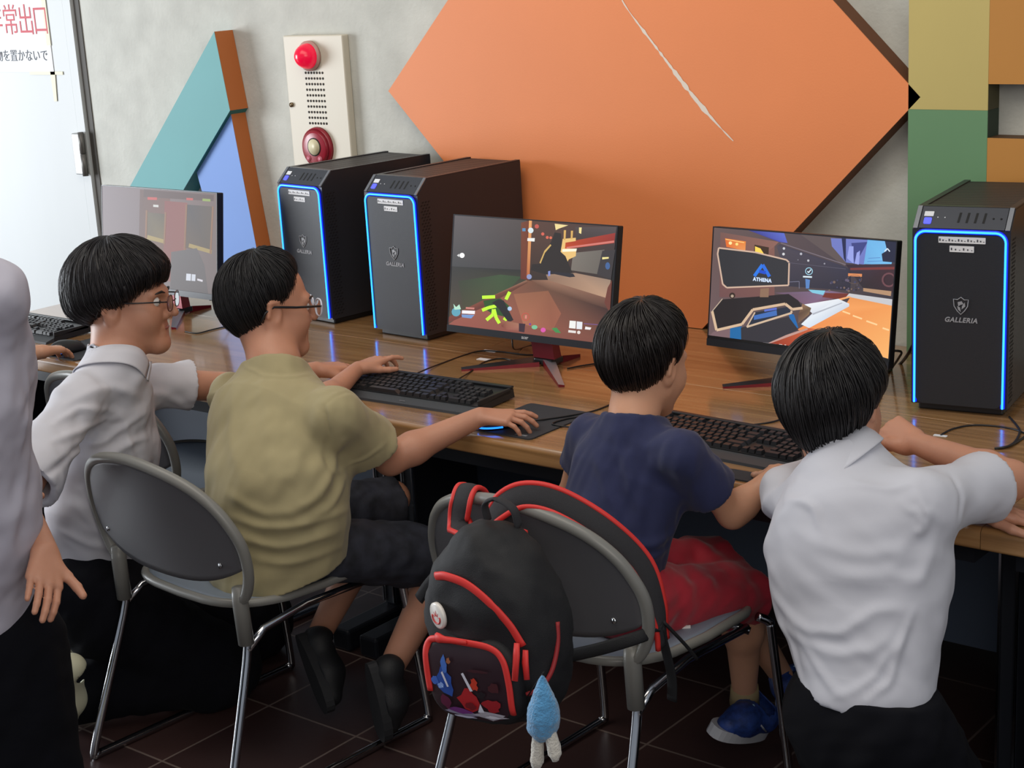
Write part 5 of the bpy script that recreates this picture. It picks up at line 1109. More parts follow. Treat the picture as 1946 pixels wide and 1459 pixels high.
def hair(H, par, m, thm, tip=0.022, tilt=-0.22, thick=0.020, low=0.112, seed=0, whorl=0.5, wid=1.0, ax=0.0, strands=1100, rag=0.10, fro=0.0, tap=5.0):
    """cap of hair: thm = [(azimuth deg, polar deg)] where the hair ends; azimuth 0 = face, 90 = right, 180 = nape"""
    rs = np.random.RandomState(100 + seed); cen = A_([ax, -0.010, 0.028]); k = H.s
    az_ = [t[0] for t in thm]; th_ = [t[1] for t in thm]
    def tmax(a): return math.radians(1) * np.interp(np.degrees(a) % 360, az_, th_)
    ct, st = math.cos(tilt), math.sin(tilt)
    def direc(a, t):       # polar coordinates about the tilted crown
        x = np.sin(t) * np.sin(a); y = np.sin(t) * np.cos(a); z = np.cos(t)
        return np.stack([x, y * ct + z * st, z * ct - y * st], -1)
    def rad(d):
        a = 0.073 * wid + thick * 0.9; b = np.where(d[..., 1] > 0, 0.090 + thick * 0.75 + fro, 0.092 + thick); c = np.where(d[..., 2] > 0, 0.084 + thick, low)
        return 1 / np.sqrt((d[..., 0] / a) ** 2 + (d[..., 1] / b) ** 2 + (d[..., 2] / c) ** 2)
    nA, nT = 260, 44
    a = np.linspace(0, 2 * math.pi, nA, endpoint=False); g1 = noise3(np.stack([np.cos(a) * 9, np.sin(a) * 9, a * 0 + seed], 1)); g2 = noise3(np.stack([np.cos(a) * 30, np.sin(a) * 30, a * 0 + 5 + seed], 1))
    tm = tmax(a) + rag * (0.5 * g1 + 0.7 * g2)
    T = np.linspace(0.0, 1, nT); AA, TT = np.meshgrid(a, T); th = TT * tm[None, :]; AZ = AA + whorl * (1 - TT) ** 2
    D = direc(AZ, th); R_ = rad(D)
    q = np.stack([np.cos(AA) * 26, np.sin(AA) * 26, TT * 2.2 + seed], -1).reshape(-1, 3); n1 = noise3(q).reshape(TT.shape)
    q = np.stack([np.cos(AA) * 8, np.sin(AA) * 8, TT * 2.5 + seed * 2], -1).reshape(-1, 3); n2 = noise3(q).reshape(TT.shape)
    wgt = np.clip(TT * 3, 0.15, 1); edge = np.clip((1 - TT) * tap, 0, 1) ** 0.7
    Ro = R_ - thick * 0.75 * (1 - edge) + (n1 * 0.0011 + n2 * 0.0050) * wgt
    Ri = R_ - thick * 1.15
    def W(D_, r): X = D_ * r[..., None] + cen; return H.c + k * (X[..., 0:1] * H.r + X[..., 1:2] * H.f + X[..., 2:3] * H.u)
    Vo = W(D, Ro).reshape(-1, 3); Vi = W(D, Ri).reshape(-1, 3); N = len(Vo); F_ = []
    idx = np.arange(N).reshape(nT, nA); i0 = idx[:-1]; i1 = idx[1:]; r0 = np.roll(i0, -1, 1); r1 = np.roll(i1, -1, 1)
    q = np.stack([i0, i1, r1, r0], -1).reshape(-1, 4); q2 = np.stack([i0, r0, r1, i1], -1).reshape(-1, 4) + N
    e = idx[-1]; er = np.roll(e, -1); q3 = np.stack([e, e + N, er + N, er], -1)
    VQ = [(np.concatenate([Vo, Vi]), np.concatenate([q, q2, q3]))]
    # free strands, thin tapered three-sided locks
    SV, SF = [], []
    nS = 12; t0 = rs.rand(strands) * 0.55; t1 = np.clip(t0 + 0.35 + 0.5 * rs.rand(strands), 0, 1) ; a0 = rs.rand(strands) * 2 * math.pi; da = (rs.rand(strands) - 0.5) * 0.30; lift = rs.rand(strands) ** 3 * 0.006 + 0.0006; rr = 0.0005 + rs.rand(strands) * 0.0010
    endx = np.where(t1 > 0.97, 1 + tip * rs.rand(strands) * 8, t1)
    for i in range(strands):
        tt = np.linspace(t0[i], endx[i], nS); aa = a0[i] + da[i] * np.linspace(0, 1, nS); tmx = tmax(a0[i]) + rag * 0.4 * rs.randn()
        D_ = direc(aa + whorl * np.clip(1 - tt, 0, 1) ** 2, tt * tmx); sh = np.sin(np.linspace(0, 1, nS) * math.pi) 
        r_ = rad(D_) + lift[i] * sh - thick * 0.72 * np.clip((tt - 1 + 1 / tap) * tap, 0, 1.25) ** 1.4 + 0.0003; P = W(D_, r_)
        d = np.gradient(P, axis=0); d /= np.linalg.norm(d, axis=1)[:, None] + 1e-9; o_ = P - H.c; s1 = np.cross(d, o_); s1 /= np.linalg.norm(s1, axis=1)[:, None] + 1e-9; s2 = np.cross(s1, d)
        w_ = rr[i] * np.sin(np.linspace(0.25, 1, nS) * math.pi)[:, None] + 0.00012
        ring = np.stack([P + s1 * w_ * 1.3, P + s2 * w_ * 0.8, P - s1 * w_ * 1.3, P - s2 * w_ * 0.3], 1).reshape(-1, 3)
        b0 = i * nS * 4; SV.append(ring)
        for j in range(nS - 1):
            for e_ in range(4): SF.append((b0 + j * 4 + e_, b0 + j * 4 + (e_ + 1) % 4, b0 + j * 4 + 4 + (e_ + 1) % 4, b0 + j * 4 + 4 + e_))
    VQ.append((np.concatenate(SV), A_(SF)))
    return npart('hair', VQ, m, par)
def hand_prims(w, d, n, s=1.0, right=True, curl=(0.3, 0.5, 0.3), spread=0.10, thumb=(0.62, 0.72, -0.25), tcurl=0.25, per=None):
    """w wrist, d pointing direction, n back-of-hand normal; curl = bend at the three finger joints"""
    d = nz(d); n = nz(A_(n) - d * (A_(n) @ d)); t = np.cross(n, d) * (1 if right else -1)
    w = A_(w, float); pr = []; off = [0.029, 0.0095, -0.0095, -0.027]; ln = [0.068, 0.076, 0.071, 0.055]; base = [0.083, 0.086, 0.082, 0.074]; rr = [0.0086, 0.0088, 0.0083, 0.0074]
    mc = []
    for i in range(4):
        m_ = w + s * (d * base[i] + t * off[i] - n * (0.002 if i in (1, 2) else 0.005)); mc.append(m_)
        pr.append(cone(w + s * (t * off[i] * 0.55 + d * 0.012), m_, 0.0145 * s, 0.0112 * s, 0.012 * s))
    for i in range(4):
        cu = curl if per is None or per[i] is None else per[i]; p = mc[i]; sp = (1.5 - i) * spread; dd = nz(d + t * sp); ang = 0; L = ln[i] * s
        for j, fr in enumerate((0.47, 0.30, 0.23)):
            ang += cu[j]; v = dd * math.cos(ang) - n * math.sin(ang); q = p + v * L * fr * 1.0; r0 = rr[i] * s * (1, 0.92, 0.84)[j]; r1 = rr[i] * s * (0.94, 0.86, 0.76)[j]
            pr.append(cone(p, q, r0, r1, 0.0022 * s)); p = q
    tb = w + s * (d * 0.022 + t * 0.020 - n * 0.006); td = nz(d * thumb[0] + t * thumb[1] + n * thumb[2]); t2 = nz(td + d * tcurl); t3 = nz(t2 + d * tcurl - t * 0.1)
    p1 = tb + td * 0.040 * s; p2 = p1 + t2 * 0.032 * s; p3 = p2 + t3 * 0.024 * s
    pr += [cone(tb, p1, 0.0150 * s, 0.0115 * s, 0.014 * s), cone(p1, p2, 0.0105 * s, 0.0098 * s, 0.003), cone(p2, p3, 0.0098 * s, 0.0082 * s, 0.003)]
    return pr, (mc, [p3], d, n, t)
def arm_piece(sh, el, wr, hp, s=1.0, h=0.0026, fat=1.0):
    sh, el, wr = map(A_, (sh, el, wr)); m1 = el + (wr - el) * 0.25; up = nz(sh - el)
    pr = [cone(sh, el, 0.043 * s * fat, 0.035 * s * fat, 0.02), cone(el, m1, 0.034 * s * fat, 0.036 * s * fat, 0.02), cone(m1, wr, 0.036 * s * fat, 0.0225 * s * fat, 0.02)] + hp
    return sdf_piece(pr, h, it=1)
def sleeve(sh, el, L, r0, r1, inner, k=0.03, flare=0.0):
    "sleeve cone from the shoulder along the upper arm, open at its hem; returns (prims, subs)"
    sh, el = A_(sh), A_(el); d = nz(el - sh); e = sh + d * L
    return [cone(sh, e + d * 0.03, r0, r1, k, cut=[(e, d)])], [cone(e - d * 0.012, e + d * 0.03, inner, max(inner + 0.002, r1 - 0.011), 0.004)]

# ---- boy in olive T-shirt -------------------------------------------------------
def person(label, loc): return thing('person', label, 'person', loc)
B2 = person('seated boy in an olive T-shirt and glasses using a keyboard and mouse', (-2.72, 2.36, 0.0))
Z0 = A_([0, 0, 1.0])
hd2 = at(510, 582, 2.47); H2 = Head(hd2, (0.44, 0.90, -0.12), (0.05, 0.16, 1), 1.02)
nk = at(522, 690, 2.42); shR = at(640, 786, 2.385); shL = at(438, 744, 2.46)
wrR = atz(912, 792, 0.742); elR = bone(742, 872, shR, 0.235, True)
wrL = atz(664, 706, 0.752) + A_([0, 0.03, 0]); elL = A_([-2.84, 2.69, 0.725])
hpR, iR = hand_prims(wrR, (0.86, 0.48, 0.02), (0.1, -0.16, 0.98), 0.86, True, (0.30, 0.45, 0.25), 0.12, thumb=(0.75, 0.6, -0.3), per=[(0.1, 0.30, 0.2), (0.25, 0.4, 0.25), (0.35, 0.5, 0.3), (0.45, 0.5, 0.3)])
dL = nz(atz(716, 682, 0.765) - wrL); hpL, iL = hand_prims(wrL, dL, (-0.1, -0.35, 0.93), 0.82, False, (0.15, 0.5, 0.3), 0.16, thumb=(0.8, 0.5, -0.4), per=[(0.0, 0.35, 0.2), (0.3, 0.6, 0.4), (0.5, 0.6, 0.4), (0.2, 0.4, 0.2)])
head_vq = head_piece(H2, nk, 0.053)
hipR = A_([-2.60, 2.33, 0.515]); hipL = A_([-2.80, 2.36, 0.515]); knR = at(858, 1060, 2.69); knL = A_([-2.70, 2.76, 0.465])
anR = at(742, 1272, 2.52); anL = at(602, 1215, 2.60)
body = [head_vq, arm_piece(shR, elR, wrR, hpR, 0.90, fat=1.12), arm_piece(shL, elL, wrL, hpL, 0.86)]
def leg_piece(kn, an, s, h=0.004):
    kn, an = A_(kn), A_(an); d = nz(an - kn); c = kn + (an - kn) * 0.30; bk = nz(np.cross(d, np.cross([0, 1.0, 0], d))) * -1
    return sdf_piece([cone(kn - d * 0.02, c + bk * 0.010, 0.046 * s, 0.047 * s, 0.03), cone(c + bk * 0.010, an, 0.047 * s, 0.030 * s, 0.03)], h)
body += [leg_piece(knR, anR, 0.98), leg_piece(knL, anL, 0.98)]
tp = lambda t, a, b: A_(a) + (A_(b) - A_(a)) * t
def trunk(hR, hL, sR, sL, nk_, fw=(0, 1, 0), r=0.055):
    "slim inner trunk that joins head, arms and hips under the clothes"
    m_ = tp(.5, sR, sL); p_ = tp(.5, hR, hL); u = nz(m_ - p_); lo = m_ - u * 0.05
    return sdf_piece([cone(p_, lo, r, r, 0.04), cone(tp(.22, hR, hL), tp(.22, hL, hR), r, r, 0.04), cone(lo, nk_ - u * 0.03, r * .8, 0.030, 0.03), cone(lo, sR - u * 0.012, 0.03, 0.026, 0.03), cone(lo, sL - u * 0.012, 0.03, 0.026, 0.03)], 0.007)
body.append(trunk(hipR, hipL, shR, shL, nk)); body.append(sdf_piece([cone(hipR, knR, 0.06, 0.048, 0.03), cone(hipL, knL, 0.06, 0.048, 0.03)], 0.008))
npart('body', body, M_skin1, B2); eyes(H2, B2)
hair(H2, B2, hair_mat('hair_soft_black', (20, 19, 22), 0.55), [(0, 62), (35, 66), (62, 88), (80, 100), (96, 96), (112, 122), (140, 136), (180, 140), (220, 136), (248, 122), (264, 96), (280, 100), (298, 88), (325, 66), (360, 62)], thick=0.018, low=0.126, seed=1, tap=2.6, rag=0.085, wid=0.98, strands=2400)
def glasses(H, par, mf, ml, rim=0.0012, wl=0.021, hl=0.017):
    o = A_(par.location); g = bpy.data.objects.new('glasses', None); COL.objects.link(g); g.parent = par; g.empty_display_size = 0.02
    P = lambda x, y, z: H.P(x, y, z) - o
    for sx in (-1, 1):
        rim_pts = [P(sx * 0.031 + wl * math.copysign(abs(math.cos(t)) ** 0.8, math.cos(t)), 0.108 - 0.05 * max(0, (abs(sx * 0.031 + wl * math.cos(t)) - 0.03)), 0.000 + hl * math.copysign(abs(math.sin(t)) ** 0.8, math.sin(t))) for t in np.linspace(0, 2 * math.pi, 24, endpoint=False)]
        b = MB(); b.tube(rim_pts, rim, 6, closed=True); b.part('rim', mf, g)
        b = MB(); b.add([p for p in rim_pts] + [p + H.f * 0.0012 for p in rim_pts], [tuple(range(24)), tuple(range(47, 23, -1))]); b.part('lens', ml, g)
        b = MB(); b.tube([P(sx * 0.052, 0.106, 0.006), P(sx * 0.066, 0.098, 0.008), P(sx * 0.078, 0.04, 0.008), P(sx * 0.080, -0.012, 0.010), P(sx * 0.083, -0.032, -0.002), P(sx * 0.082, -0.040, -0.022)], rim * 1.25, 6); b.part('temple', mat('temple_black', (20, 20, 24), 0.3), g)
    b = MB(); b.tube([P(-0.010, 0.110, 0.002), P(0, 0.112, 0.005), P(0.010, 0.110, 0.002)], rim, 6); b.part('bridge', mf, g)
    return g
M_lens = mat('lens_glass', (235, 240, 248), 0.03, trans=1.0, spec=0.6); M_lens.node_tree.nodes['Principled BSDF'].inputs['IOR'].default_value = 1.05
glasses(H2, B2, mat('frame_clear', (216, 222, 236), 0.15, spec=0.8), M_lens, 0.0022, 0.023, 0.019)
# T-shirt
pel = tp(.5, hipL, hipR) + A_([0.045, -0.01, 0.0]); fwd = nz([0.12, 0.98, 0.0]); mid = tp(.5, shL, shR)
wst = tp(0.42, pel, mid) + A_([0.035, -0.030, 0]); cst = tp(0.76, pel, mid) + A_([0, -0.012, 0])
M_olive = mat('olive_cotton', (162, 151, 114), 0.85, noise=(7, 0.09), bump=(900, 0.12), sheen=0.15)
cp_, cs_, ncut = neckline(H2, nk, 0.053, -0.010, tilt=(0.22, 0.22, 0.1))
prs = [cone(pel + A_([0, 0.0, -0.05]), wst, 0.184, 0.178, 0.05, fwd, 0.78), cone(wst, cst, 0.178, 0.170, 0.05, fwd, 0.72), cone(cst, mid + A_([0, 0, -0.035]), 0.170, 0.114, 0.05, fwd, 0.68, cut=ncut),
       cone(shL, shR, 0.046, 0.046, 0.05, cut=ncut), cone(tp(.5, mid, nk) - Z0 * 0.02, nk - Z0 * 0.01, 0.078, 0.060, 0.05, cut=ncut)] + cp_
s1_, c1_ = sleeve(shR, elR, 0.155, 0.046, 0.068, 0.052, 0.05); s2_, c2_ = sleeve(shL, elL, 0.14, 0.046, 0.062, 0.050, 0.05)
VQ = Fld(prs + s1_ + s2_, 0.0042, subs=c1_ + c2_ + cs_, cuts=[(pel + A_([0, 0, -0.070]), (0.20, 0.22, -1.0))]).net()
V, Q = relax(VQ[0], VQ[1], 2), VQ[1]; N = vnormals(V, Q)
D = 0.005 * aniso(V, (0.75, 0.2, 0.50), 0.42, 0.038, 1) * np.clip((1.0 - V[:, 2]) * 3, 0.2, 1) + 0.0022 * aniso(V, (0.3, 0, 1), 0.24, 0.020, 4); V = V + N * D[:, None]
V = folds(V, N, [(((600, 765), (622, 840), (640, 900)), -0.007, 0.010), (((655, 850), (625, 930), (560, 985)), 0.010, 0.013), (((668, 905), (640, 960), (580, 1000)), 0.009, 0.012), (((590, 820), (560, 900), (500, 950)), 0.006, 0.018),
    (((430, 985), (520, 1012), (600, 1000), (672, 968)), 0.009, 0.012), (((440, 1025), (540, 1048), (650, 1015)), 0.008, 0.012), (((470, 1065), (560, 1078), (660, 1040)), 0.006, 0.012), (((420, 940), (480, 975), (560, 985)), 0.006, 0.014),
    (((440, 740), (430, 820), (450, 900)), 0.005, 0.020), (((500, 760), (520, 850), (500, 930)), 0.004, 0.020), (((452, 690), (500, 704), (560, 706), (596, 700)), 0.004, 0.005), (((612, 762), (640, 742), (690, 735)), -0.003, 0.005), (((608, 765), (612, 800), (625, 835)), -0.004, 0.005),
    (((660, 800), (690, 830), (700, 860)), 0.004, 0.014), (((640, 900), (700, 880), (745, 842)), 0.003, 0.006)])
npart('t_shirt', [(V, Q)], M_olive, B2)
# shorts
M_camo = mat('dark_camo_cloth', (38, 40, 50), 0.85, noise=(26, 0.55), bump=(700, 0.15))
def shorts(hR, hL, kR, kL, pel, m, par, r=0.095, rk=0.082, ov=0.01, seed=0, amp=0.006):
    pr = [cone(tp(.15, hL, hR), tp(.15, hR, hL), r * 1.08, r * 1.08, 0.05, (0, 1, 0), 0.85)]; sb = []; 
    for h_, k_ in ((hR, kR), (hL, kL)):
        d = nz(A_(k_) - A_(h_)); e = A_(k_) + d * ov; pr.append(cone(h_, e + d * 0.05, r, rk, 0.05, cut=[(e, d)])); sb.append(cone(e - d * 0.04, e + d * 0.04, rk * 0.80, rk * 0.88, 0.004))
    V, Q = sdf_piece(pr, 0.0048, sb); N = vnormals(V, Q); V = V + N * (amp * aniso(V, (0.6, 0.2, 0.8), 0.14, 0.035, 20 + seed) + 0.003 * aniso(V, (0.2, 0.9, 0.3), 0.09, 0.018, 30 + seed))[:, None]
    return npart('shorts', [(V, Q)], m, par)
shorts(hipR, hipL, knR, knL, pel, M_camo, B2, r=0.080, rk=0.070)
M_shoe = mat('shoe_black', (24, 25, 28), 0.6, bump=(500, 0.2)); M_sole = mat('shoe_sole_dark', (34, 35, 38), 0.7)
def shoe(an, heel, toe, up, m, ms, par, s=1.0, label=None, lace=None, stripe=None, sole_h=0.022):
    """upper and sole as one shape each; heel and toe are points on the sole line"""
    heel, toe, an = A_(heel), A_(toe), A_(an); d = nz(toe - heel); L = np.linalg.norm(toe - heel); n = nz(A_(up) - d * (A_(up) @ d)); r = np.cross(d, n)
    P = lambda x, y, z: heel + r * x + d * y + n * z
    pr = [cone(P(0, 0.032, 0.040), P(0, L * 0.55, 0.038), 0.033 * s, 0.038 * s, 0.03), cone(P(0, L * 0.55, 0.034), P(-0.004, L - 0.035, 0.024), 0.038 * s, 0.029 * s, 0.03), cone(P(0, 0.030, 0.05), an, 0.034 * s, 0.037 * s, 0.02, cut=[(an, an - P(0, 0.03, 0.04))])]
    V, Q = sdf_piece(pr, 0.0036, [cone(P(0, 0.04, 0.06), an + nz(an - P(0, 0.03, 0.05)) * 0.03, 0.026 * s, 0.034 * s, 0.004)], cuts=[(P(0, 0, 0.012), -n)])
    o = npart('shoe', [(V, Q)], m, par, label)
    out = []
    for k in range(28):
        a = 2 * math.pi * k / 28; y = L / 2 + (L / 2 + 0.004) * math.sin(a); w_ = (0.034 + 0.009 * math.sin(a)) * s; out.append((w_ * math.copysign(abs(math.cos(a)) ** 0.75, math.cos(a)), y))
    b = MB(); b.prism(out, P(0, 0, sole_h * 0.8) - A_(par.location), r, d, n, sole_h); q = b.part('sole', ms, o)
    if lace:
        b = MB()
        for k in range(4):
            y = L * (0.50 + 0.075 * k); b.tube([P(-0.022 * s, y - 0.006, 0.062 - 0.006 * k) - A_(par.location), P(0, y, 0.076 - 0.008 * k) - A_(par.location), P(0.022 * s, y + 0.006, 0.062 - 0.006 * k) - A_(par.location)], 0.003, 6)
        b.part('laces', lace, o)
    if stripe:
        for sx in (-1, 1):
            b = MB(); b.tube([P(sx * 0.036 * s, L * 0.25, 0.030) - A_(par.location), P(sx * 0.038 * s, L * 0.45, 0.048) - A_(par.location), P(sx * 0.037 * s, L * 0.62, 0.034) - A_(par.location)], [0.002, 0.004, 0.002], 6); b.part('stripe', stripe, o)
    return o
shoe(anR, at(700, 1262, 2.43) , atz(728, 1405, 0.03), (0.35, 0.85, 0.2), M_shoe, M_sole, B2, 0.98, lace=mat('lace_dark', (60, 62, 66), 0.7))
shoe(anL, at(566, 1208, 2.50), atz(622, 1352, 0.03), (0.25, 0.9, 0.2), M_shoe, M_sole, B2, 0.98, lace=mat('lace_dark', (0, 0, 0)))

# ---- boy in navy T-shirt ---------------------------------------------------------
B3 = person('small seated boy in a navy T-shirt and red shorts, seen from behind', (-1.86, 2.52, 0.0))
hd3 = at(1226, 687, 2.63); H3 = Head(hd3, (0.05, 0.97, -0.22), (0.06, 0.22, 1), 0.97)
nk3 = at(1204, 792, 2.565); s3R = at(1296, 862, 2.53); s3L = at(1122, 826, 2.60)
e3R = bone(1392, 975, s3R, 0.195, True); w3R = atz(1475, 900, 0.735)
e3L = bone(1084, 946, s3L, 0.185, True); w3L = atz(1150, 822, 0.735)
hp3R, _ = hand_prims(w3R, nz(A_([-1.60, 2.78, 0.73]) - w3R), (0, 0, 1), 0.74, True, (0.25, 0.4, 0.3)); hp3L, _ = hand_prims(w3L, nz(atz(1133, 784, 0.735) - w3L), (0.1, -0.1, 1), 0.74, False, (0.2, 0.3, 0.2))
h3R, h3L = A_([-1.775, 2.50, 0.498]), A_([-1.93, 2.52, 0.498]); k3R = at(1418, 1132, 2.80); k3L = A_([-1.80, 2.84, 0.462]); a3R = at(1415, 1322, 2.88); a3L = A_([-1.72, 2.98, 0.16])
n3b = nk3; bod = [head_piece(H3, nk3, 0.044), arm_piece(s3R, e3R, w3R, hp3R, 0.78, fat=1.05), arm_piece(s3L, e3L, w3L, hp3L, 0.78, fat=1.05), leg_piece(k3R, a3R, 0.86), leg_piece(k3L, a3L, 0.86)]
bod.append(trunk(h3R, h3L, s3R, s3L, nk3, r=0.045)); bod.append(sdf_piece([cone(h3R, k3R, 0.05, 0.042, 0.03), cone(h3L, k3L, 0.05, 0.042, 0.03)], 0.008))
npart('body', bod, M_skin2, B3); eyes(H3, B3)
hair(H3, B3, hair_mat('hair_brown_black', (26, 21, 20), 0.34), [(0, 75), (45, 80), (70, 96), (84, 104), (100, 100), (118, 118), (150, 132), (180, 136), (210, 132), (242, 118), (260, 102), (276, 104), (290, 96), (315, 80), (360, 75)], thick=0.021, low=0.128, seed=2, tap=3.0, rag=0.085, tilt=-0.30, wid=1.0, strands=2400)
fw3 = nz([0.02, 1.0, 0]); mid3 = tp(.5, s3L, s3R); pel3 = tp(.5, h3L, h3R); M_navy = mat('navy_cotton', (34, 40, 78), 0.85, noise=(40, 0.08), bump=(900, 0.12), sheen=0.1)
w3_ = tp(.45, pel3, mid3) + A_([0, -0.02, 0]); c3_ = tp(.78, pel3, mid3)
cp3, cs3, nc3 = neckline(H3, nk3, 0.044, -0.006, tilt=(0.1, -0.05, 0.2))
prs = [cone(pel3 + A_([0, -0.0, -0.02]), w3_, 0.108, 0.112, 0.04, fw3, 0.80), cone(w3_, c3_, 0.112, 0.116, 0.04, fw3, 0.76), cone(c3_, mid3 + A_([0, 0, -0.02]), 0.116, 0.090, 0.04, fw3, 0.68, cut=nc3), cone(s3L, s3R, 0.038, 0.038, 0.04, cut=nc3), cone(tp(.5, mid3, nk3) - Z0 * 0.02, nk3 - Z0 * 0.01, 0.062, 0.050, 0.045, cut=nc3)] + cp3
s1_, c1_ = sleeve(s3R, e3R, 0.118, 0.040, 0.056, 0.042, 0.04); s2_, c2_ = sleeve(s3L, e3L, 0.088, 0.040, 0.054, 0.042, 0.04)
F_ = Fld(prs + s1_ + s2_, 0.004, subs=c1_ + c2_ + cs3, cuts=[(pel3 + A_([0, 0, -0.022]), (0.05, 0.1, -1.0))]); V, Q = F_.net(); V = relax(V, Q, 2); N = vnormals(V, Q)
V = V + N * (0.006 * aniso(V, (-0.25, 0.1, 1), 0.20, 0.035, 7) * np.clip((0.95 - V[:, 2]) * 4, 0.25, 1) + 0.0025 * aniso(V, (0.3, 0, 1), 0.1, 0.018, 8))[:, None]
V = folds(V, N, [(((1160, 830), (1185, 900), (1205, 980)), 0.007, 0.013), (((1120, 860), (1150, 940), (1185, 1010)), 0.006, 0.013), (((1235, 860), (1215, 940), (1195, 1030)), 0.005, 0.016), (((1310, 890), (1300, 950), (1305, 1010)), -0.006, 0.010),
    (((1300, 1010), (1240, 1045), (1180, 1040)), 0.007, 0.012), (((1190, 830), (1230, 845), (1270, 830)), 0.003, 0.012), (((1290, 1040), (1240, 1070), (1210, 1070)), 0.006, 0.010)])
npart('t_shirt', [(V, Q)], M_navy, B3)
M_redc = mat('red_cloth', (170, 30, 50), 0.7, noise=(20, 0.12), bump=(700, 0.15), sheen=0.2)
sh3 = shorts(h3R, h3L, k3R, k3L, pel3, M_redc, B3, r=0.074, rk=0.062, ov=0.015, seed=3, amp=0.008)
q = at(1290, 1192, 2.565) - A_(B3.location); b = MB()
b = MB(); b.tube([q + A_([-0.03, -0.03, 0.0]), q + A_([0.0, -0.018, 0.004]), q + A_([0.03, -0.002, 0.008])], 0.005, 6); b.part('logo_patch', mat('patch_white', (220, 214, 214), 0.6), sh3)
M_sn = mat('sneaker_blue', (36, 62, 128), 0.55, noise=(60, 0.5), bump=(400, 0.2)); M_sw = mat('sneaker_white', (196, 198, 204), 0.5)
t_ = at(1352, 1392, 2.74); hl_ = at(1452, 1395, 2.90)
shoe(a3R, hl_, t_, (0.25, -0.15, 0.95), M_sn, M_sw, B3, 0.88, lace=mat('lace_blue', (150, 190, 220), 0.6), stripe=M_sw, sole_h=0.026, label='blue sneaker with white sole')
shoe(a3L, a3L + A_([0.02, -0.05, -0.06]), a3L + A_([0.0, 0.13, -0.075]), (0, 0.1, 1), M_sn, M_sw, B3, 0.85, lace=mat('lace_blue', (0, 0, 0)), stripe=M_sw, sole_h=0.026, label='blue sneaker with white sole')
d = nz(k3R - a3R); b = MB(); b.tube([a3R - d * 0.02 - A_(B3.location), a3R + d * 0.03 - A_(B3.location)], [0.034, 0.031], 16); b.part('sock', mat('sock_beige', (150, 132, 96), 0.8), B3)
# ---- kneeling student at the right, white short-sleeved shirt, seen from behind -------
B5 = person('kneeling student in a white shirt leaning on the desk at right, seen from behind', (-1.25, 2.42, 0.0))
H5 = Head(at(1583, 770, 2.62), (-0.10, 0.98, -0.14), (-0.02, 0.16, 1), 1.08)
nk5 = at(1602, 876, 2.57); s5R = at(1752, 958, 2.545); s5L = at(1492, 930, 2.60)
e5R = bone(1922, 912, s5R, 0.262, True); w5R = bone(1742, 842, e5R, 0.235, True)
w5L = atz(1842, 958, 0.735); e5L = A_([-1.44, 2.80, 0.74])
hp5R, _ = hand_prims(w5R, nz(at(1690, 815, w5R[1] + 0.02) - w5R), nz([-0.1, -0.7, 0.6]), 0.92, True, (0.8, 1.3, 0.9), 0.03, thumb=(0.7, 0.3, 0.5), tcurl=0.3)
d5 = nz(atz(1935, 975, 0.715) - w5L); hp5L, _ = hand_prims(w5L, d5, (0, 0, 1), 0.95, False, (0.06, 0.12, 0.08), 0.10, thumb=(0.72, 0.9, -0.12), tcurl=0.35)
M_sh5 = M_skin1
h5R, h5L = A_([-1.170, 2.43, 0.47]), A_([-1.300, 2.45, 0.47]); k5R, k5L = A_([-1.08, 2.62, 0.065]), A_([-1.36, 2.66, 0.065]); a5R, a5L = A_([-1.06, 2.24, 0.06]), A_([-1.36, 2.27, 0.06])
bod = [head_piece(H5, nk5, 0.056), arm_piece(s5R, e5R, w5R, hp5R, 0.98), arm_piece(s5L, e5L, w5L, hp5L, 0.95)]
bod.append(trunk(h5R, h5L, s5R, s5L, nk5, r=0.05)); bod.append(sdf_piece([cone(tp(.25, h5R, k5R), k5R, 0.055, 0.05, 0.03), cone(tp(.25, h5L, k5L), k5L, 0.055, 0.05, 0.03)], 0.01))
npart('body', bod, M_skin1, B5); eyes(H5, B5)
hair(H5, B5, hair_mat('hair_black', (14, 14, 18), 0.30), [(0, 75), (50, 86), (75, 100), (95, 108), (118, 122), (150, 136), (171, 139), (180, 156), (189, 139), (210, 136), (242, 122), (265, 108), (285, 100), (310, 86), (360, 75)], thick=0.019, low=0.140, seed=5, tap=3.2, rag=0.085, tilt=-0.16, whorl=0.6, wid=1.02, strands=2800)
fw5 = nz([-0.12, 0.99, 0.0]); up5 = nz(nk5 - tp(.5, h5R, h5L))
M_wht = mat('white_shirt', (198, 200, 210), 0.75, noise=(12, 0.015), bump=(1100, 0.08), sheen=0.1)
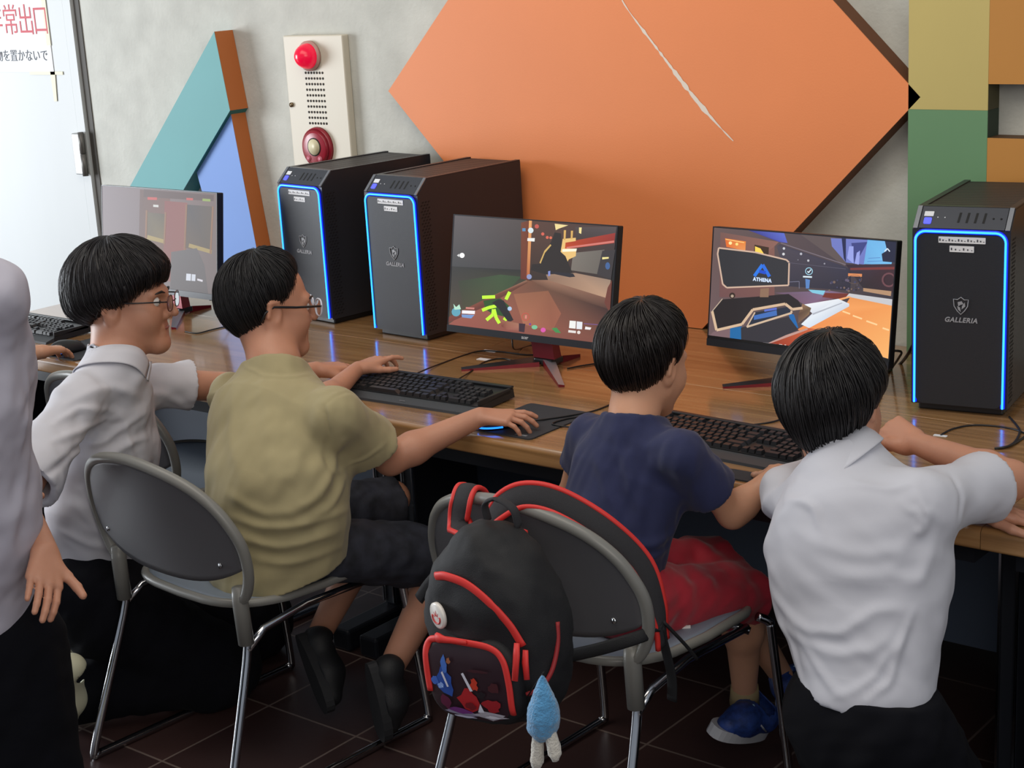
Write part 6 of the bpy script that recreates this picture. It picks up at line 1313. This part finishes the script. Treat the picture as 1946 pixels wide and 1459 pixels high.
def white_shirt(HH, rn, hR, hL, sR, sL, nk_, nd_, fw, widths, hem, sl, hm=0.0046, mat_=None, par=None, segs=(), seed=0, amp=0.005, nr=0.060, coll=0.036, hemn=(0, 0, -1), waist=None, chest=None, sr=0.046, ct=(0, 0, 0)):
    nr = rn + 0.012; nd_ = nz(HH.P(0, -0.018, -0.040) - nk_); pel_ = tp(.5, hR, hL); md = tp(.5, sR, sL); w_, c_ = (waist if waist is not None else tp(.45, pel_, md)), (chest if chest is not None else tp(.78, pel_, md)); nd_ = nz(nd_ + A_(ct, float)); cp_, cs_, nc = neckline(HH, nk_, rn, coll * 0.8, wall=0.005, tilt=ct)
    pr = [cone(pel_, w_, widths[0], widths[1], 0.06, fw, 0.78), cone(w_, c_, widths[1], widths[2], 0.06, fw, 0.74), cone(c_, md - Z0 * 0.03, widths[2], widths[3], 0.06, fw, 0.70, cut=[(nk_ + nd_ * 0.004, nd_)]), cone(sL, sR, sr, sr, 0.05, cut=[(nk_ + nd_ * 0.004, nd_)]), cone(tp(.5, md, nk_) - Z0 * 0.02, nk_ - nd_ * 0.005, 0.084, nr, 0.05, cut=[(nk_ + nd_ * 0.004, nd_)])] + cp_
    sb = cs_
    for (a_2, e_2, L_, r1_, rin) in sl:
        p_, q_ = sleeve(a_2, e_2, L_, sr, r1_, rin, 0.05); pr += p_; sb += q_
    V, Q = Fld(pr, hm, sb, cuts=[(hem, hemn)]).net(); V = relax(V, Q, 2); N = vnormals(V, Q)
    V = V + N * (amp * aniso(V, (0.9, 0.1, 0.25), 0.40, 0.042, 40 + seed) + 0.35 * amp * aniso(V, (0.8, 0.1, -0.5), 0.25, 0.022, 50 + seed))[:, None]
    V = folds(V, N, segs); o = npart('shirt', [(V, Q)], mat_, par)
    # stand and fold-down collar
    rN, fN, uN = frame(fw, nd_); V = []; F_ = []; n = 48; O = A_(par.location); rows = [(coll * 0.5, nr - 0.001), (coll, nr - 0.003), (coll + 0.002, nr + 0.002), (coll * 0.4, nr + 0.008), (-0.008, nr + 0.016), (-0.012, nr + 0.018)]
    for h_, r_ in rows:
        for k in range(n):
            t = -math.pi * 1.5 + 2 * math.pi * (k + 0.0) / (n - 1) * 0.985 + 0.024; fr = max(0, math.sin(t)) ** 6
            V.append(nk_ + nd_ * (h_ * (1 - 0.55 * fr * (1 if h_ > 0.01 else 0)) - (0.018 * fr if h_ < 0 else 0)) + rN * r_ * math.cos(t) + fN * (r_ * 1.02 * math.sin(t)) - O)
    for j in range(len(rows) - 1):
        for k in range(n - 1): F_.append((j * n + k, j * n + k + 1, (j + 1) * n + k + 1, (j + 1) * n + k))
    b = MB(); b.smooth = True; b.add(V, F_); c = b.mesh('collar', [mat_]); co = link('collar', c, None, o); m_ = co.modifiers.new('thick', 'SOLIDIFY'); m_.thickness = 0.0022
    return o
fs = [(((1485, 945), (1530, 955), (1560, 1010)), 0.006, 0.010), (((1500, 1005), (1600, 1050), (1700, 1040), (1760, 1000)), 0.006, 0.016), (((1520, 1060), (1620, 1100), (1760, 1060)), 0.005, 0.018), (((1450, 1120), (1510, 1190), (1580, 1205), (1650, 1160), (1720, 1150)), 0.007, 0.012),
      (((1475, 1195), (1560, 1240), (1640, 1235), (1720, 1180)), 0.006, 0.013), (((1640, 1325), (1700, 1270), (1745, 1160)), 0.008, 0.009), (((1580, 1330), (1670, 1270), (1730, 1200)), 0.006, 0.010), (((1465, 1190), (1478, 1260), (1510, 1310)), 0.006, 0.008),
      (((1500, 1200), (1560, 1290), (1600, 1330)), 0.005, 0.011), (((1705, 950), (1740, 985), (1755, 1020), (1770, 960)), 0.006, 0.009), (((1735, 915), (1760, 960), (1800, 1000)), 0.005, 0.010), (((1810, 890), (1835, 940), (1830, 1000)), -0.005, 0.008), (((1690, 1080), (1760, 1090), (1790, 1010)), 0.005, 0.013), (((1610, 900), (1680, 920), (1740, 905)), 0.004, 0.010)]
nd5 = nz(nz(H5.P(0, -0.02, -0.05) - nk5) + A_([0, -0.1, 0.3]))
white_shirt(H5, 0.056, h5R + A_([0.0, 0, -0.0]), h5L + A_([-0.0, 0, -0.0]), s5R, s5L, nk5, nd5, fw5, (0.120, 0.138, 0.152, 0.110), A_([-1.235, 2.33, 0.462]), [(s5R, e5R, 0.185, 0.070, 0.056), (s5L, e5L, 0.14, 0.060, 0.050)], mat_=M_wht, par=B5, segs=fs, seed=1, amp=0.004, hemn=(-0.06, 0.10, -1), chest=tp(.74, tp(.5, h5R, h5L), tp(.5, s5R, s5L)) + A_([0.01, -0.01, 0]), nr=0.064, coll=0.034)
M_trs = mat('black_trousers', (9, 10, 17), 0.95, spec=0.2, bump=(900, 0.1))
def trousers(hR, hL, kR, kL, aR, aL, m, par, r=0.105, rk=0.085, ra=0.062, amp=0.006, seed=0, top=None, h=0.006, wt=0.130):
    ph_ = tp(.5, hR, hL); pr = [cone(tp(.1, hL, hR) - Z0 * 0.05, tp(.1, hR, hL) - Z0 * 0.05, r * 0.95, r * 0.95, 0.06, (0, 1, 0), 0.9), cone(ph_ - Z0 * 0.03, ph_ + Z0 * 0.07, wt * 1.06, wt, 0.04, (0, 1, 0), 0.80)]; sb = []
    for h_, k_, a_2 in ((hR, kR, aR), (hL, kL, aL)):
        d = nz(A_(a_2) - A_(k_)); pr += [cone(h_, k_, r, rk, 0.05), cone(k_, A_(a_2) + d * 0.03, rk * .96, ra, 0.04, cut=[(A_(a_2), d)])]; sb.append(cone(A_(a_2) - d * 0.03, A_(a_2) + d * 0.04, ra * .82, ra * .88, 0.004))
    V, Q = sdf_piece(pr, h, sb, cuts=[top] if top is not None else ()); N = vnormals(V, Q); V = V + N * (amp * aniso(V, (0.5, 0.3, 0.8), 0.16, 0.04, 60 + seed) + amp * .4 * aniso(V, (0.7, -0.3, 0.3), 0.1, 0.02, 70 + seed))[:, None]
    V[:, 2] = np.maximum(V[:, 2], 0.001)
    return npart('trousers', [(V, Q)], m, par)
tr5 = trousers(h5R - Z0 * 0.055, h5L - Z0 * 0.055, k5R + Z0 * 0.03, k5L + Z0 * 0.03, a5R + Z0 * 0.01, a5L + Z0 * 0.01, M_trs, B5, r=0.092, rk=0.082, ra=0.058, seed=1, top=(A_([-1.235, 2.42, 0.484]), (0, 0, 1)), wt=0.110)
for a_2 in (a5R, a5L): shoe(a_2 + A_([0, 0.0, 0.0]), a_2 + A_([0, -0.075, 0.115]), a_2 + A_([0, -0.055, -0.055]) + A_([0, -0.03, 0.01]), (0, -1, 0.2), M_shoe, M_sole, B5, 0.9)

# ---- kneeling student with glasses, in profile ------------------------------------------
P2_ = person('student in glasses and a white shirt kneeling beside the boy in olive, in profile', (-3.2, 2.28, 0.0))
f2 = nz([0.80, 0.60, 0.0]); Hd = Head(at(236, 572, 2.32), (0.80, 0.60, -0.04), (-0.04, 0.02, 1), 1.08)
nkS = at(218, 702, 2.25); sR2 = at(150, 762, 2.12); sL2 = at(268, 730, 2.42)
eR2 = bone(52, 912, sR2, 0.25, False); wR2 = at(30, 1040, 2.10)
wL2 = atz(590, 706, 0.750) + A_([0.0, 0.02, 0.0]); eL2 = bone(420, 740, sL2, 0.27, True); eL2 = tp(.5, sL2, wL2) + A_([0.03, 0.05, -0.035])
hpa, _ = hand_prims(wR2, (0.3, 0.3, -1), (-0.4, -0.8, 0), 0.9, True, (0.3, 0.4, 0.3)); dl = nz(atz(668, 690, 0.745) - wL2)
hpb, _ = hand_prims(wL2, dl, (0.0, -0.3, 1), 0.92, False, (0.25, 0.4, 0.3), 0.08, thumb=(0.7, 0.6, -0.3))
hR2, hL2 = at(170, 1095, 2.16), at(215, 1075, 2.34); 
kR2, kL2 = A_([-2.985, 2.40, 0.10]), A_([-3.14, 2.66, 0.09]); aR2, aL2 = A_([-3.22, 2.10, 0.09]), A_([-3.40, 2.34, 0.09])
bod = [head_piece(Hd, nkS, 0.058), arm_piece(sR2, eR2, wR2, hpa, 0.98), arm_piece(sL2, eL2, wL2, hpb, 0.98), trunk(hR2, hL2, sR2, sL2, nkS), sdf_piece([cone(hR2, kR2, 0.06, 0.05, 0.03), cone(hL2, kL2, 0.06, 0.05, 0.03)], 0.01)]
npart('body', bod, M_skin1, P2_); eyes(Hd, P2_)
b = MB(); b.tube([Hd.P(x, y, z) - A_(P2_.location) for x, y, z in ((-0.022, 0.080, -0.0595), (-0.01, 0.0895, -0.0575), (0, 0.0905, -0.0585), (0.01, 0.0895, -0.0575), (0.022, 0.080, -0.0595))], [0.001, 0.0038, 0.004, 0.0038, 0.001], 8); b.part('lips', mat('lip_rose', (158, 92, 84), 0.4), P2_)
hair(Hd, P2_, hair_mat('hair_dark_brown', (24, 21, 24), 0.46), [(0, 84), (25, 88), (48, 94), (66, 104), (82, 112), (97, 112), (112, 118), (140, 128), (180, 134), (220, 128), (248, 118), (263, 110), (278, 112), (294, 104), (312, 94), (335, 88), (360, 84)], fro=0.010, thick=0.030, low=0.122, seed=8, rag=0.10, tilt=-0.12, whorl=0.4, wid=1.0, strands=2800)
glasses(Hd, P2_, mat('frame_brown', (92, 48, 44), 0.25), M_lens, 0.0014)
nd2 = nz(f2 * 0.42 + Z0)
fs = [(((120, 760), (200, 735), (280, 760)), 0.005, 0.012), (((95, 800), (160, 775), (235, 790)), 0.007, 0.010), (((100, 830), (170, 815), (240, 800)), 0.007, 0.010), (((120, 875), (200, 840), (285, 790)), 0.009, 0.010), (((190, 880), (250, 850), (290, 830)), 0.007, 0.010),
      (((180, 900), (230, 960), (270, 1010)), 0.007, 0.012), (((130, 960), (190, 1010), (250, 1040)), 0.007, 0.014), (((240, 790), (262, 870), (275, 960)), 0.006, 0.010), (((90, 905), (150, 860), (215, 800)), -0.010, 0.009), (((100, 1010), (160, 1040), (230, 1050)), 0.006, 0.012), (((290, 720), (330, 760), (350, 790)), 0.006, 0.012), (((150, 940), (230, 900), (280, 880)), 0.006, 0.010)]
M_wh2 = mat('white_shirt_soft', (200, 200, 208), 0.75, noise=(12, 0.015), bump=(1100, 0.08))
ps_ = tp(.5, hR2, hL2)
white_shirt(Hd, 0.058, hR2, hL2, sR2, sL2, nkS, nd2, f2, (0.150, 0.145, 0.142, 0.105), ps_ + A_([0, 0, -0.025]), [(sR2, eR2, 0.262, 0.080, 0.056), (sL2, eL2, 0.125, 0.072, 0.054)], mat_=M_wh2, par=P2_, ct=f2 * 0.5 + A_([0, 0, 0.05]), segs=fs, seed=3, amp=0.006, hemn=(0.15, 0.1, -1), waist=tp(.45, ps_, tp(.5, sR2, sL2)) + A_([-0.01, -0.01, 0]), nr=0.066, coll=0.038)
trousers(hR2 + A_([0, 0, -0.045]), hL2 + A_([0, 0, -0.045]), kR2, kL2, aR2, aL2, M_trs, P2_, r=0.112, rk=0.100, ra=0.075, seed=2)
M_cream = mat('shoe_cream', (206, 204, 176), 0.7)
shoe(aR2 + A_([-0.02, -0.01, 0.0]), at(98, 1243, 1.98), at(108, 1385, 2.02), (0.8, 0.3, 0.3), M_cream, M_cream, P2_, 0.9, label='cream canvas shoe with upturned heel')
shoe(aL2, aL2 + A_([-0.10, -0.04, 0.10]), aL2 + A_([-0.10, -0.02, -0.09]), (0.8, 0.5, 0.2), M_cream, M_cream, P2_, 0.9, label='cream canvas shoe with upturned heel')

# ---- person standing at the left edge ---------------------------------------------------
P1_ = person('standing person in a white shirt and black trousers cut off by the left photo edge', (-2.60, 1.42, 0.0))
YS = 1.45; q = lambda x, y, Y=YS: at(x, y, Y)
sRp = q(-14, 560, 1.46); sLp = sRp + A_([-0.27, -0.06, 0.01]); nkp = tp(.5, sRp, sLp) + A_([0, 0.01, 0.075])
H1 = Head(nkp + A_([-0.09, 0.045, 0.175]), (0.1, 0.98, -0.15), (0, 0.1, 1), 1.06)
eRp = q(-14, 870, 1.62); wRp = q(86, 1048, 1.52); ft = q(84, 1212, 1.56)
hpp, _ = hand_prims(wRp, nz(q(84, 1190, 1.42) - wRp), nz(CC - wRp) * A_([1, 1, 0]) + A_([0.35, 0, 0]), 0.86, True, (0.22, 0.30, 0.25), 0.03, thumb=(0.66, 0.62, 0.12), tcurl=0.18, per=[(0.30, 0.45, 0.3), (0.2, 0.3, 0.25), (0.10, 0.25, 0.2), (0.05, 0.15, 0.1)])
eLp = sLp + A_([-0.05, 0.02, -0.25]); wLp = eLp + A_([0.02, 0.15, -0.18]); hpq, _ = hand_prims(wLp, (0.1, 0.5, -0.8), (-1, 0, 0), 0.9, False)
hRp, hLp = q(2, 1215, 1.50), q(2, 1215, 1.50) + A_([-0.17, -0.03, 0]); kRp, kLp = hRp + A_([0.02, 0.02, -0.34]), hLp + A_([0, 0.03, -0.34]); aRp, aLp = A_([kRp[0], kRp[1], 0.09]), A_([kLp[0], kLp[1] + 0.03, 0.09])
bod = [head_piece(H1, nkp, 0.056), arm_piece(sRp, eRp, wRp, hpp, 0.98), arm_piece(sLp, eLp, wLp, hpq, 0.98), trunk(hRp, hLp, sRp, sLp, nkp), sdf_piece([cone(hRp, kRp, 0.06, 0.05, 0.03), cone(hLp, kLp, 0.06, 0.05, 0.03)], 0.01)]
npart('body', bod, M_skin1, P1_); eyes(H1, P1_)
hair(H1, P1_, hair_mat('hair_black', (0, 0, 0)), [(0, 70), (60, 90), (90, 108), (120, 122), (180, 136), (240, 122), (270, 108), (300, 90), (360, 70)], thick=0.018, seed=11, strands=500)
ndp = nz(nz(H1.P(0, -0.02, -0.05) - nkp) + A_([0, 0, 0.3]))
psp = tp(.5, hRp, hLp); M_wh1 = mat('white_shirt_lilac', (184, 182, 196), 0.75, noise=(12, 0.015), bump=(1100, 0.08))
fs = [(((10, 600), (30, 700), (15, 820)), 0.006, 0.016), (((60, 690), (62, 780), (50, 860)), 0.006, 0.012), (((62, 880), (40, 980), (10, 1080)), 0.007, 0.016), (((30, 900), (20, 1000), (45, 1100)), 0.005, 0.014)]
white_shirt(H1, 0.056, hRp + A_([0.0, 0, -0.03]), hLp - Z0 * 0.03, sRp, sLp, nkp, ndp, nz([0.1, 0.99, 0]), (0.150, 0.165, 0.170, 0.118), psp + Z0 * 0.0, [(sRp, eRp, 0.25, 0.070, 0.055), (sLp, eLp, 0.2, 0.068, 0.055)], mat_=M_wh1, par=P1_, segs=fs, seed=5, amp=0.005, hemn=(-0.12, 0.2, -1), hm=0.0052, nr=0.064)
trousers(hRp, hLp, kRp, kLp, aRp - Z0 * 0.045, aLp - Z0 * 0.045, M_trs, P1_, r=0.108, rk=0.085, ra=0.078, seed=4, top=(psp + Z0 * 0.10, (0, 0, 1)))
for a_2 in (aRp, aLp): shoe(a_2, A_([a_2[0], a_2[1] - 0.07, 0.022]), A_([a_2[0] + 0.01, a_2[1] + 0.18, 0.022]), (0, 0, 1), M_cream, M_cream, P1_, 1.0)

# ---- person whose hand rests by the far left keyboard ------------------------------------
P6 = person('person mostly outside the left edge with one hand on a mouse', (-4.28, 2.34, 0.0))
hR6, hL6 = A_([-4.20, 2.30, 0.515]), A_([-4.38, 2.30, 0.515]); sR6, sL6 = A_([-4.15, 2.36, 0.87]), A_([-4.45, 2.36, 0.87]); nk6 = A_([-4.30, 2.38, 0.945]); H6 = Head((-4.30, 2.44, 1.09), (0.05, 0.98, -0.15), (0, 0.15, 1), 1.0)
w6 = atz(80, 668, 0.748); e6 = A_([-4.08, 2.56, 0.72]); d6 = nz(atz(136, 655, 0.735) - w6); hp6, _ = hand_prims(w6, d6 + A_([0, 0.0, 0.0]), (0, -0.1, 1), 0.86, True, (0.35, 0.4, 0.25), 0.08, thumb=(0.7, 0.6, -0.3))
w6L = A_([-4.48, 2.84, 0.75]); e6L = A_([-4.52, 2.58, 0.74]); hp6L, _ = hand_prims(w6L, (0.1, 0.9, -0.1), (0, 0, 1), 0.86, False, (0.3, 0.4, 0.3))
k6R, k6L = A_([-4.18, 2.66, 0.48]), A_([-4.40, 2.66, 0.48]); a6R, a6L = A_([-4.18, 2.68, 0.09]), A_([-4.40, 2.68, 0.09])
npart('body', [head_piece(H6, nk6, 0.052), arm_piece(sR6, e6, w6, hp6, 0.9), arm_piece(sL6, e6L, w6L, hp6L, 0.9), leg_piece(k6R, a6R, 1), leg_piece(k6L, a6L, 1), trunk(hR6, hL6, sR6, sL6, nk6), sdf_piece([cone(hR6, k6R, 0.055, 0.05, 0.03), cone(hL6, k6L, 0.055, 0.05, 0.03)], 0.01)], M_skin2, P6); eyes(H6, P6)
hair(H6, P6, hair_mat('hair_black', (0, 0, 0)), [(0, 70), (60, 90), (90, 108), (120, 122), (180, 132), (240, 122), (270, 108), (300, 90), (360, 70)], thick=0.018, seed=12, strands=400)
nd6 = nz(H6.P(0, -0.02, -0.05) - nk6); s1_, c1_ = sleeve(sR6, e6, 0.13, 0.046, 0.060, 0.048); s2_, c2_ = sleeve(sL6, e6L, 0.13, 0.046, 0.060, 0.048); p6 = tp(.5, hR6, hL6)
V, Q = sdf_piece([cone(p6, p6 + Z0 * 0.2, 0.14, 0.14, 0.05, (0, 1, 0), .78), cone(p6 + Z0 * 0.2, p6 + A_([0, 0.04, 0.33]), 0.145, 0.11, 0.05, (0, 1, 0), .72), cone(sR6, sL6, 0.046, 0.046, 0.05, cut=[(nk6, nd6)]), cone(nk6 - Z0 * 0.06, nk6 + nd6 * 0.02, 0.08, 0.062, 0.04, cut=[(nk6, nd6)])] + s1_ + s2_, 0.007, c1_ + c2_ + [cone(nk6 - nd6 * .015, nk6 + nd6 * .1, .056, .057, .005)], cuts=[(p6 - Z0 * 0.05, (0, 0, -1))])
npart('t_shirt', [(V, Q)], mat('grey_cotton', (120, 124, 132), 0.85), P6)
shorts(hR6, hL6, k6R, k6L, p6, M_camo, P6, r=0.08, rk=0.07)
for a_2 in (a6R, a6L): shoe(a_2, A_([a_2[0], a_2[1] - 0.07, 0.022]), A_([a_2[0], a_2[1] + 0.17, 0.022]), (0, 0, 1), M_shoe, M_sole, P6, 1.0)
chair(-4.29, 1.965, 0.0, 'grey chair outside the left photo edge under the person with a hand on a mouse')
